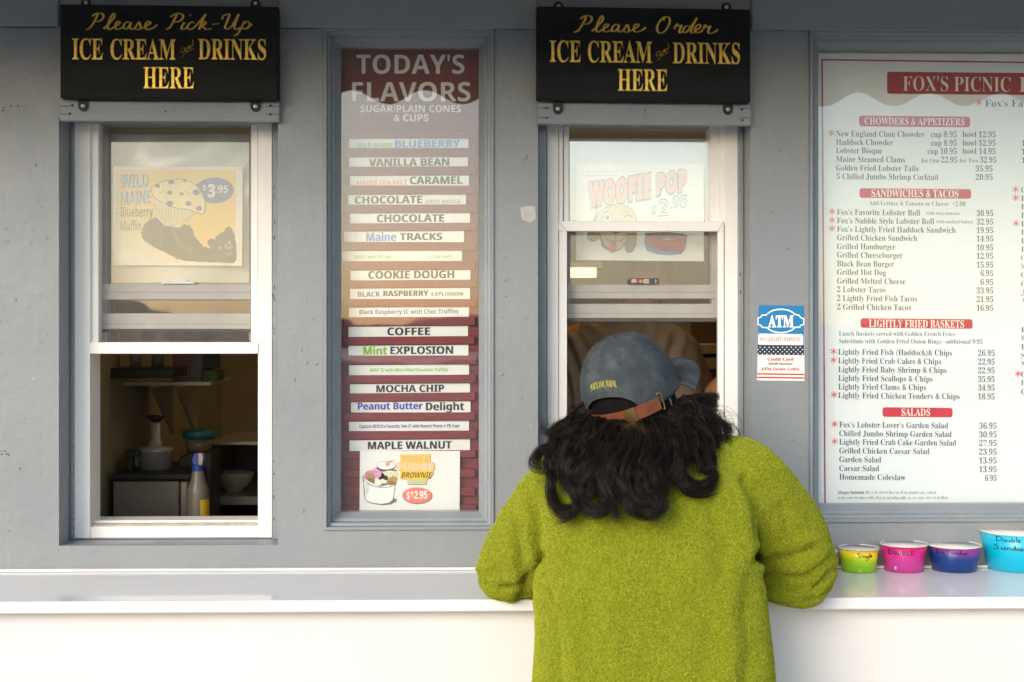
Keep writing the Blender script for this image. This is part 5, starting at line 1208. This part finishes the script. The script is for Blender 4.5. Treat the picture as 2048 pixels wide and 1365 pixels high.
# sweater
def sweater_mat():
    a = N('green_boucle'); c = a.ramp(a.noise(210, 4, 0.7), [(0.28, (0.15, 0.176, 0.008)), (0.5, (0.285, 0.322, 0.016)), (0.75, (0.43, 0.47, 0.035))])
    c = a.mix(a.ramp(a.noise(14, 4), [(0.3, 0.0), (0.75, 0.3)]), c, (0.23, 0.275, 0.006))
    a.b.inputs['Sheen Weight'].default_value = 0.35; a.b.inputs['Sheen Tint'].default_value = (0.75, 0.8, 0.2, 1)
    n = a.bump(a.noise(260, 4, 0.65), 0.9, 0.006); n = a.bump(a.noise(80, 3), 0.35, 0.006, n)
    return a.done(c, 0.95, n, 0, 0.1)
s = Soup()
torso(s, [(1640, 1056, 1562, -.50, .155), (1500, 1060, 1556, -.505, .15), (1365, 1067, 1543, -.51, .148), (1200, 1078, 1524, -.50, .145), (1120, 1084, 1508, -.49, .143), (1050, 1082, 1508, -.478, .138), (985, 1090, 1502, -.468, .128), (940, 1105, 1490, -.458, .112), (912, 1138, 1472, -.452, .092), (893, 1185, 1440, -.447, .072), (874, 1218, 1370, -.445, .058)], 48, 2.7)
s.limb([at(1155, 958, -.455), at(1122, 992, -.445), at(1062, 1072, -.395), at(1018, 1140, -.335)], [.068, .074, .072, .062], 24)
s.limb([at(1018, 1143, -.345), (np.array(at(1018, 1143, -.335)) + LH) / 2 + np.array((0, 0, .012)), LH + np.array((-.045, -.02, .012))], [.058, .050, .038], 20)
s.limb([at(1440, 945, -.455), at(1490, 970, -.45), at(1570, 1058, -.415), at(1606, 1138, -.375)], [.072, .080, .074, .064], 24)
s.limb([at(1596, 1146, -.375), (np.array(at(1600, 1140, -.36)) + RH) / 2 + np.array((0, 0, .014)), RH + np.array((.05, -.02, .012))], [.066, .056, .040], 20)
s.limb([at(1560, 1180, -.40), at(1610, 1178, -.395), at(1640, 1160, -.37)], [.026, .034, .030], 16)
me = s.fuse(0.005, 7, 0.5)
v, nn = coords(me), normals(me); px, py = proj(v); d = np.zeros(len(v)); front = nn[:, 1] < 0.35
def crease(pts, w, dep, ridge_=0.5):
    global d
    w *= 1.25; dep *= 0.72; c = catmull(np.array(pts, float), 10)
    m = (px > c[:, 0].min() - 6 * w) & (px < c[:, 0].max() + 6 * w) & (py > c[:, 1].min() - 6 * w) & (py < c[:, 1].max() + 6 * w)
    i = np.where(m)[0]
    if not len(i): return
    dd = np.sqrt(((px[i, None] - c[:, 0]) ** 2 + (py[i, None] - c[:, 1]) ** 2).min(1))
    d[i] += -dep * np.exp(-(dd / w) ** 2) + dep * ridge_ * np.exp(-((dd - 2.3 * w) / (1.1 * w)) ** 2)
# right sleeve: slack gathered round the elbow
for q in (([(1522, 1112), (1550, 1116), (1590, 1112), (1620, 1098)], 8, .012), ([(1548, 1142), (1560, 1150), (1610, 1148), (1650, 1120)], 7, .008), ([(1552, 1170), (1580, 1178), (1620, 1172), (1664, 1140)], 6, .007), ([(1556, 1190), (1590, 1196), (1640, 1188), (1668, 1165)], 6, .006), ([(1625, 1175), (1640, 1160), (1652, 1140)], 4, .008),
          ([(1484, 965), (1502, 1010), (1508, 1060), (1510, 1120)], 7, .012), ([(1510, 975), (1530, 1030), (1535, 1080)], 7, .006), ([(1560, 1010), (1580, 1070), (1592, 1100)], 8, .005),
          # left sleeve
          ([(1060, 980), (1072, 1040), (1078, 1090), (1090, 1120)], 6, .008), ([(1035, 1060), (1042, 1110), (1050, 1160), (1040, 1188)], 7, .010), ([(965, 1150), (985, 1172), (1020, 1172), (1045, 1160)], 5, .010), ([(1088, 1110), (1070, 1135), (1050, 1165)], 6, .010), ([(1000, 1050), (995, 1100), (1000, 1140)], 8, .005), ([(1075, 1000), (1088, 1060), (1092, 1120), (1100, 1200)], 7, .011),
          # back
          ([(1100, 1190), (1110, 1240), (1120, 1300), (1118, 1365)], 9, .013), ([(1180, 1080), (1250, 1110), (1330, 1105)], 16, .003), ([(1420, 1000), (1440, 1080), (1445, 1160)], 15, .007), ([(1500, 1130), (1490, 1220), (1498, 1300), (1490, 1365)], 12, .008), ([(1400, 1190), (1420, 1260), (1410, 1350)], 16, .005), ([(1190, 1180), (1180, 1270), (1200, 1360)], 16, .005), ([(1130, 1000), (1140, 1080), (1150, 1150)], 15, .007), ([(1240, 1250), (1300, 1300), (1400, 1320)], 20, .003)):
    crease(*q)
rr = np.random.default_rng(5)
wob = sum(np.sin(v @ rr.normal(0, 26, 3) + rr.uniform(0, 6)) for _ in range(5)) * 0.0009
v2 = v + nn * (d * front + wob)[:, None]
lowz = CZ + 0.003; on = (v2[:, 2] < lowz) & (v2[:, 1] > CF + .004) & (v2[:, 2] > CZ - .10); v2[on, 2] = lowz
put(me, v2)
M_SW = sweater_mat(); sw = place('sweater', me, M_SW, cu)
# fuzz: short looped fibres over the whole knit
me.calc_loop_triangles(); tri = np.zeros(len(me.loop_triangles) * 3, int); me.loop_triangles.foreach_get('vertices', tri); tri = tri.reshape(-1, 3)
v, nn = coords(me), normals(me); A, B, C3 = v[tri[:, 0]], v[tri[:, 1]], v[tri[:, 2]]; ar = np.linalg.norm(np.cross(B - A, C3 - A), axis=1)
pc = (A + B + C3) / 3; ar = ar * (nn[tri[:, 0]][:, 1] < 0.5) * (pc[:, 2] > 0.95)
NF = 210000; t_ = rng.choice(len(tri), NF, p=ar / ar.sum()); u1, u2 = rng.random(NF), rng.random(NF); fl = u1 + u2 > 1; u1[fl], u2[fl] = 1 - u1[fl], 1 - u2[fl]
P0 = A[t_] + (B - A)[t_] * u1[:, None] + (C3 - A)[t_] * u2[:, None]; n0 = nn[tri[t_, 0]]
rd = rng.normal(0, 1, (NF, 3)); rd -= n0 * (rd * n0).sum(1, keepdims=True); rd /= np.linalg.norm(rd, axis=1, keepdims=True); L = rng.uniform(.0016, .0040, NF)[:, None]
rd2 = rng.normal(0, 1, (NF, 3)); rd2 -= n0 * (rd2 * n0).sum(1, keepdims=True); rd2 /= np.linalg.norm(rd2, axis=1, keepdims=True)
st = np.stack([P0 - n0 * .0004, P0 + n0 * L * .55 + rd * L * .35, P0 + n0 * L * .8 + rd * L * .8 + rd2 * L * .2, P0 + n0 * L * .55 + rd * L * .8 + rd2 * L * .7], 1)
ra = np.tile(np.array([.00022, .00022, .00019, .00012]), (NF, 1))
def fuzz_mat():
    a = N('green_fibre'); h = a.n('ShaderNodeHairInfo'); c = a.ramp(h.outputs['Random'], [(0.0, (0.20, 0.235, 0.010)), (0.5, (0.36, 0.40, 0.02)), (1.0, (0.62, 0.64, 0.08))])
    return a.done(c, 0.9, None, 0, 0.1)
curves_obj('fuzz', list(st), list(ra), fuzz_mat(), sw)

# cap
def cap_mat():
    a = N('washed_slate_cotton'); c = a.ramp(a.noise(26, 6, 0.7), [(0.25, (0.032, 0.040, 0.044)), (0.5, (0.052, 0.063, 0.068)), (0.8, (0.105, 0.115, 0.118))])
    wv = a.noise(700, 2); n = a.bump(wv, 0.35, 0.001); n = a.bump(a.noise(36, 4), 0.25, 0.006, n)
    return a.done(c, 0.88, n, 0, 0.2)
M_CAP = cap_mat(); M_SEAM = plain((0.045, 0.058, 0.066), 0.9, 0.2, 300, name='cap_thread')
CA, CB, CH = 0.106, 0.093, 0.128
def cap_pt(th, t, lift=0.0):
    """th round the head (0 = front), t from the band (0) to the button (1)"""
    ph = t * math.pi / 2; h = max(math.cos(ph), 0) ** 0.78; z = CH * math.sin(ph) ** 0.94
    k = 1 + lift / 0.1 - 0.006 * abs(math.sin(3 * th)) ** 0.0 * (1 - abs(math.sin(3 * th))) * t * (1 - t) * 4
    return CAPC + cf * (CA * h * k * math.cos(th)) + cr * (CB * h * k * math.sin(th)) + cu_ * (z * k)
TH0 = 0.66
def t_low(th):
    a = abs((th - math.pi)); return 0.215 * math.sqrt(max(0, 1 - (a / TH0) ** 2)) if a < TH0 else 0.0
cp = bpy.data.objects.new('cap', None); COL.objects.link(cp); cp.location = Vector(CAPC) - Vector(cu.location); cp.parent = cu; cp['label'] = 'washed slate cotton cap with a tan leather strap'
g = MB(); nT, nt = 180, 40; vs = []
for j in range(nt + 1):
    for i in range(nT):
        th = 2 * math.pi * i / nT; lo = t_low(th); vs.append(cap_pt(th, lo + (1 - lo) * (j / nt)))
fs = [(j * nT + i, j * nT + (i + 1) % nT, (j + 1) * nT + (i + 1) % nT, (j + 1) * nT + i) for j in range(nt) for i in range(nT)]
g.add(vs, fs, M_CAP); o = g.build('crown', cp, smooth=True); md = o.modifiers.new('cloth', 'SOLIDIFY'); md.thickness = 0.002; md.offset = -1
g = MB()
for k in range(6):
    th = math.pi / 3 * k
    g.tube([cap_pt(th, t, .0002) for t in np.linspace(t_low(th) + .01, .99, 30)], 0.0007, M_SEAM, 6)
    for off in (-.035, .035): g.tube([cap_pt(th + off / max(math.cos(t * 1.5), .12), t, .0002) for t in np.linspace(max(t_low(th + off) + .02, .02), .88, 26)], 0.00035, M_SEAM, 5)
lo = [cap_pt(th, max(t_low(th), .0) + .055, .0002) for th in np.linspace(math.pi - TH0 + .02, math.pi + TH0 - .02, 40)]; g.tube(lo, 0.00035, M_SEAM, 5)
edge = [cap_pt(th, t_low(th) + .008, -.0002) for th in np.linspace(math.pi - TH0, math.pi + TH0, 50)]; g.tube(edge, 0.0016, M_CAP, 8)
g.build('seams', cp, smooth=True)
g = MB()
for k in range(6):
    th = math.pi / 3 * (k + .5); c0 = cap_pt(th, .52); nrm = Vector(cap_pt(th, .52, .01) - c0).normalized(); q = nrm.to_track_quat('Z', 'Y').to_matrix()
    g.lathe([(.0042, -.0004), (.0044, .0008), (.0032, .0014), (.0020, .0006), (.0016, -.0004)], c0, M_SEAM, 14, q); g.lathe([(.0017, .0002), (0, .0003)], c0, M_DARK, 10, q)
g.build('eyelets', cp)
g = MB(); b0 = cap_pt(0, .9999); q = Vector(cu_).to_track_quat('Z', 'Y').to_matrix(); g.lathe([(.007, -.001), (.0068, .0022), (.004, .004), (0, .0044)], CAPC + cu_ * (CH - .0008), M_CAP, 18, q); g.build('button', cp, smooth=True)
# brim: curved down at its sides
g = MB(); nu, nv = 36, 12; vs = []
for j in range(nv + 1):
    for i in range(nu + 1):
        th = -1.2 + 2.4 * i / nu; e = np.array(cap_pt(th, .03)) - CAPC; out = 0.086 * (1 - (abs(th) / 1.22) ** 3.4) + .003
        x, y = e @ cf, e @ cr; x += out * (j / nv); y *= 1 + .26 * (j / nv); drop = -.16 * (y / .09) ** 2 * .09 * (.35 + .65 * j / nv) - .004 * (j / nv) ** 2
        vs.append(CAPC + cf * x + cr * y + cu_ * (.006 + drop))
fs = [(j * (nu + 1) + i, j * (nu + 1) + i + 1, (j + 1) * (nu + 1) + i + 1, (j + 1) * (nu + 1) + i) for j in range(nv) for i in range(nu)]
g.add(vs, fs, M_CAP); o = g.build('brim', cp, smooth=True); md = o.modifiers.new('card', 'SOLIDIFY'); md.thickness = 0.004; md.offset = 0
for w in np.linspace(.25, .9, 5): pass
# strap, buckle, embroidery
def leather():
    a = N('tan_leather'); c = a.ramp(a.noise(50, 5), [(0.3, (0.13, 0.036, 0.014)), (0.7, (0.22, 0.062, 0.022))]); return a.done(c, 0.45, a.bump(a.noise(260, 4), 0.25, 0.001))
M_LEATHER = leather(); M_BRASS = plain((0.65, 0.42, 0.12), 0.28, 0.1, 60, metal=1.0, name='brass')
def band(g, th0, th1, t0, t1, lift, mat, n=36, thick=.0016):
    vs = []
    for k in range(n + 1):
        th = th0 + (th1 - th0) * k / n
        for t, l in ((t0, lift), (t1, lift), (t1, lift + thick), (t0, lift + thick)): vs.append(cap_pt(th, t, l))
    fs = [(k * 4 + a, k * 4 + (a + 1) % 4, k * 4 + 4 + (a + 1) % 4, k * 4 + 4 + a) for k in range(n) for a in range(4)] + [(3, 2, 1, 0), (n * 4, n * 4 + 1, n * 4 + 2, n * 4 + 3)]
    g.add(vs, fs, mat)
# seen from behind, th runs past pi towards the wearer's left
g = MB(); band(g, math.pi - TH0 - .40, math.pi + TH0 + .02, -.045, .062, .0006, M_LEATHER)
for t in (-.033, .05):
    for k in range(34):
        th = math.pi - TH0 - .02 + (2 * TH0) * k / 33; g.tube([cap_pt(th, t, .0024), cap_pt(th + .022, t, .0024)], .00035, M_SEAM, 5)
g.build('strap', cp)
g = MB(); band(g, math.pi - TH0 + .12, math.pi - TH0 + .34, -.048, .066, .0026, M_BRASS, 8); g.build('buckle', cp); g = MB()
th = math.pi - TH0 - .40
loop = [cap_pt(th + dx, t, .003) for dx, t in ((-.02, -.05), (-.05, -.05), (-.06, .02), (-.05, .085), (.0, .09), (.02, .085))]; g.tube([tuple(p) for p in catmull(np.array(loop), 5)], .0011, M_BRASS, 8)
g.build('strap_loop', cp)
g = MB(); vv, ff = glyphs('PORTLAND, MAINE', 'serif', -0.012); a0, a1 = vv[:, 0].min(), vv[:, 0].max(); ps = []
for x, y, z in vv:
    uu = (x - a0) / (a1 - a0); th = math.pi + .34 - .68 * uu; ps.append(cap_pt(th, .285 + .070 * y / cap_h('serif') + .035 * (1 - (2 * uu - 1) ** 2), .0007))
g.add([tuple(p) for p in ps], [tuple(t) for t in ff], plain((0.62, 0.55, 0.03), 0.6, 0.15, 900, bump=0.5, bscale=1200, name='yellow_thread')); g.build('embroidery', cp)

# hair: locks of many strands
def hair_mat():
    a = N('dark_hair'); h = a.n('ShaderNodeHairInfo'); c = a.ramp(h.outputs['Random'], [(0.0, (0.003, 0.0028, 0.003)), (0.6, (0.006, 0.005, 0.0045)), (1.0, (0.055, 0.035, 0.022))])
    return a.done(c, 0.27, None, 0, 0.20)
M_HAIR = hair_mat()
ZH = lambda L: [(1060 + x * 0.337, 620 + y * 0.337) for x, y in L]
KEY = [([(330, 560), (235, 650), (165, 750), (130, 825), (70, 845), (38, 900), (62, 955), (112, 968)], 9, 0), ([(340, 600), (240, 700), (150, 800), (112, 900), (122, 1000), (120, 1100), (145, 1180), (200, 1215), (262, 1195), (292, 1120)], 11, 0),
       ([(350, 640), (280, 760), (200, 870), (190, 980), (240, 1080), (272, 1160), (240, 1230), (168, 1258)], 10, 1), ([(380, 660), (340, 780), (280, 880), (232, 960), (300, 1040), (302, 1130), (335, 1190), (400, 1198), (442, 1160), (432, 1090)], 12, 1),
       ([(430, 670), (420, 800), (350, 900), (312, 980), (360, 1060), (450, 1120), (430, 1185), (350, 1195)], 12, 0), ([(480, 670), (500, 800), (450, 920), (420, 1000), (470, 1100), (500, 1180), (518, 1240), (540, 1250)], 11, 1),
       ([(540, 680), (560, 800), (500, 900), (480, 1000), (540, 1080), (580, 1150), (620, 1200), (700, 1215), (772, 1218)], 13, 2), ([(600, 680), (640, 800), (590, 900), (570, 1000), (590, 1100), (650, 1180), (730, 1205), (775, 1175), (768, 1100)], 13, 2),
       ([(660, 670), (720, 780), (700, 880), (640, 960), (690, 1040), (750, 1120), (772, 1200)], 12, 1), ([(720, 650), (790, 760), (800, 860), (740, 950), (760, 1010), (820, 1040), (852, 1000), (862, 930)], 11, 2),
       ([(770, 630), (850, 740), (880, 850), (900, 950), (930, 1030), (1000, 1072), (1070, 1058), (1102, 1000), (1080, 952), (1030, 955)], 11, 2), ([(820, 600), (920, 700), (960, 800), (905, 900), (882, 980), (920, 1060), (1000, 1080), (1080, 1048)], 11, 1),
       ([(860, 570), (960, 660), (1040, 760), (1062, 850), (1060, 920), (1022, 955), (1050, 930)], 10, 1), ([(890, 530), (1000, 600), (1090, 690), (1110, 790), (1062, 800)], 10, 0), ([(910, 510), (1040, 590), (1120, 660), (1180, 700), (1175, 750), (1140, 765)], 7, 0),
       ([(1000, 590), (1120, 652), (1210, 690), (1245, 760), (1288, 828)], 3, 0), ([(340, 560), (270, 570), (232, 600), (238, 640), (300, 620)], 3, 0), ([(300, 640), (200, 690), (140, 760), (160, 800), (210, 770)], 7, 0)]
def hair_y(px, py):
    """how far out the hair lies: close to the skull under the cap, then over the shoulders and back"""
    base = np.interp(py, [790, 836, 858, 888, 920, 960, 1000, 1045], [-.455, -.488, -.530, -.572, -.602, -.624, -.640, -.652])
    return base + np.minimum(np.abs(px - 1268) / 190.0, 1.35) ** 2 * 0.085
strands, radii = [], []
def lock(pts, wid, layer, ns, seed, wave=1.0, npt=30, rad=.00020):
    r = np.random.default_rng(seed); c = catmull(np.array(pts, float), 12); s_ = np.concatenate([[0], np.cumsum(np.linalg.norm(np.diff(c, axis=0), axis=1))]); t = np.linspace(0, 1, npt)
    x = np.interp(t * s_[-1], s_, c[:, 0]); y = np.interp(t * s_[-1], s_, c[:, 1]); yy = hair_y(x, y) - 0.006 * layer
    turns = s_[-1] / 70.0 * wave; p0 = r.uniform(0, 6.28); tw = p0 + 2 * math.pi * turns * t
    yy = yy - 0.010 * np.sin(tw) * np.minimum(t * 3, 1) - .004
    cen = Wn(x, y, yy); T = np.gradient(cen, axis=0); T /= np.linalg.norm(T, axis=1, keepdims=True); a = np.cross(T, np.array((0, 1.0, 0.05))); a /= np.linalg.norm(a, axis=1, keepdims=True); b = np.cross(T, a)
    prof = wid / 1060.0 * (0.30 + 1.0 * np.sin(np.minimum(t * 1.6, 1.0) * math.pi / 2)) * (1 - 0.80 * np.maximum(t - .45, 0) / .55)
    sub = [(r.uniform(0, 6.28), math.sqrt(r.uniform(0.02, 1))) for _ in range(max(3, int(wid * 1.1)))]
    for k in range(ns):
        sc = sub[k % len(sub)]; an = sc[0] + r.normal(0, .11); q = sc[1] + r.normal(0, .035) + (abs(r.normal(0, .4)) if r.random() < .12 else 0.0); end = npt - int(r.integers(0, 7)); j = r.normal(0, 1, 3)
        ang = an + 2.4 * t * wave + .5 * np.sin(3 * t + j[0]); fz = (0.0014 + .0042 * t * t) * (2.2 if r.random() < .12 else 1.0)
        o = a * (np.cos(ang) * prof * q)[:, None] + b * (np.sin(ang) * prof * q * .6)[:, None]
        o += np.stack([np.sin(5 * t + j[0] * 3), np.sin(6 * t + j[1] * 3), np.sin(5.5 * t + j[2] * 3)], 1) * fz[:, None]
        p = (cen + o)[:end]; strands.append(p); radii.append(np.linspace(rad, rad * .4, len(p)))
rh_ = np.random.default_rng(12)
for k, (L, w, ly) in enumerate(KEY):
    base = np.array(ZH(L))
    for q in range(4 if w > 5 else 1):
        t = np.linspace(0, 1, len(base))[:, None]; kx, ky = rh_.uniform(.90, 1.05), rh_.uniform(.90, 1.03)
        pp = base[0] + (base - base[0]) * np.array((kx, ky)) + rh_.normal(0, 3.5, 2) + rh_.normal(0, 3.0, base.shape) * t if q else base
        lock([tuple(p) for p in pp], w * (.62 if w > 5 else .6) * (1 if q == 0 else rh_.uniform(.35, .8)), ly + rh_.uniform(-.8, .8), int(13 * w) if w > 5 else 20, 100 + 20 * k + q, rh_.uniform(.3, .7), 44)
for k in range(210):
    u0 = (k + rh_.random()) / 210; u0 = (u0 * 7.31) % 1.0; spread = (u0 - .45) * 2
    x0, y0 = 1172 + 198 * u0, 838 - 12 * max(0, .25 - u0) * 4 - 92 * max(0, u0 - .58) + rh_.uniform(-7, 4)
    endy = 988 - 45 * abs(spread) ** 2 - (45 if u0 > .70 else 0) + rh_.uniform(-100, 14); H = endy - y0
    sp = spread * rh_.uniform(62, 92) * (.62 if spread > 0 else 1); A_ = rh_.uniform(7, 15); ph = 2.2 * math.sin(9 * u0) + rh_.uniform(-.7, .7); wv = rh_.uniform(1.0, 1.5)
    pts = []
    for q in range(9):
        t = q / 8; pts.append((x0 + sp * t ** .7 + A_ * t ** .6 * math.sin(2 * math.pi * wv * t + ph), y0 + H * t))
    sg = 1 if math.cos(2 * math.pi * wv + ph) > 0 else -1; rc = rh_.uniform(6, 15); x, y = pts[-1]
    for q in range(1, 5): an = q * rh_.uniform(.45, .75); pts.append((x + sg * rc * math.sin(an), y + rc * (1 - math.cos(an)) * -.9 + rc * .5 * math.sin(an)))
    lock(pts, rh_.uniform(4.5, 8.5), rh_.uniform(-1.8, 2.0), int(rh_.integers(70, 120)), 300 + k, rh_.uniform(.25, .6), 36)
for k in range(110):          # loose single hairs standing off the mass
    u0 = rh_.random(); sd = -1 if u0 < .5 else 1; x0, y0 = (1170 + 40 * rh_.random(), 850 + 60 * rh_.random()) if sd < 0 else (1385 + 40 * rh_.random(), 815 + 60 * rh_.random())
    L = rh_.uniform(30, 85); pts = [(x0, y0), (x0 + sd * L * .5, y0 + rh_.uniform(-8, 22)), (x0 + sd * L * .9, y0 + rh_.uniform(5, 50)), (x0 + sd * L + rh_.uniform(-12, 12), y0 + rh_.uniform(20, 80))]
    lock(pts, 6, 0, 2, 700 + k, .3, 20, .00032)
for k in range(90):          # wisps at the ends
    u0 = rh_.random(); x0 = 1090 + 345 * u0; y0 = 985 - 55 * abs(u0 - .42) ** 1.5 * 3 - (30 if u0 > .75 else 0) + rh_.uniform(-60, 15); sg = rh_.choice((-1, 1)); L = rh_.uniform(18, 44)
    pts = [(x0, y0 - 30), (x0 + sg * 6, y0), (x0 - sg * 2, y0 + L * .5), (x0 + sg * L * .35, y0 + L * .95), (x0 + sg * L * .8, y0 + L * rh_.uniform(.6, 1.0))]
    lock(pts, rh_.uniform(2.5, 4.5), rh_.uniform(0, 1.6), int(rh_.integers(6, 16)), 1900 + k, .4, 22, .00024)
hr = curves_obj('hair', strands, radii, M_HAIR, cu)
# close-lying hair over the skull and nape, under the loose locks
s = Soup(); s.blob(CAPC - cu_ * .012 - cf * .012, (cr, cf, cu_), (.084, .096, .100), 28, 16); s.blob(at(1262, 912, -.495), ((1, 0, 0), (0, 1, 0), (0, 0, 1)), (.115, .058, .072), 28, 14)
place('scalp_hair', s.fuse(0.006, 3), plain((0.005, 0.0045, 0.0045), 0.8, 0.3, 120, bump=0.5, bscale=150, spec=0.1, name='dark_hair_base'), hr)

bpy.data.objects.remove(_co)
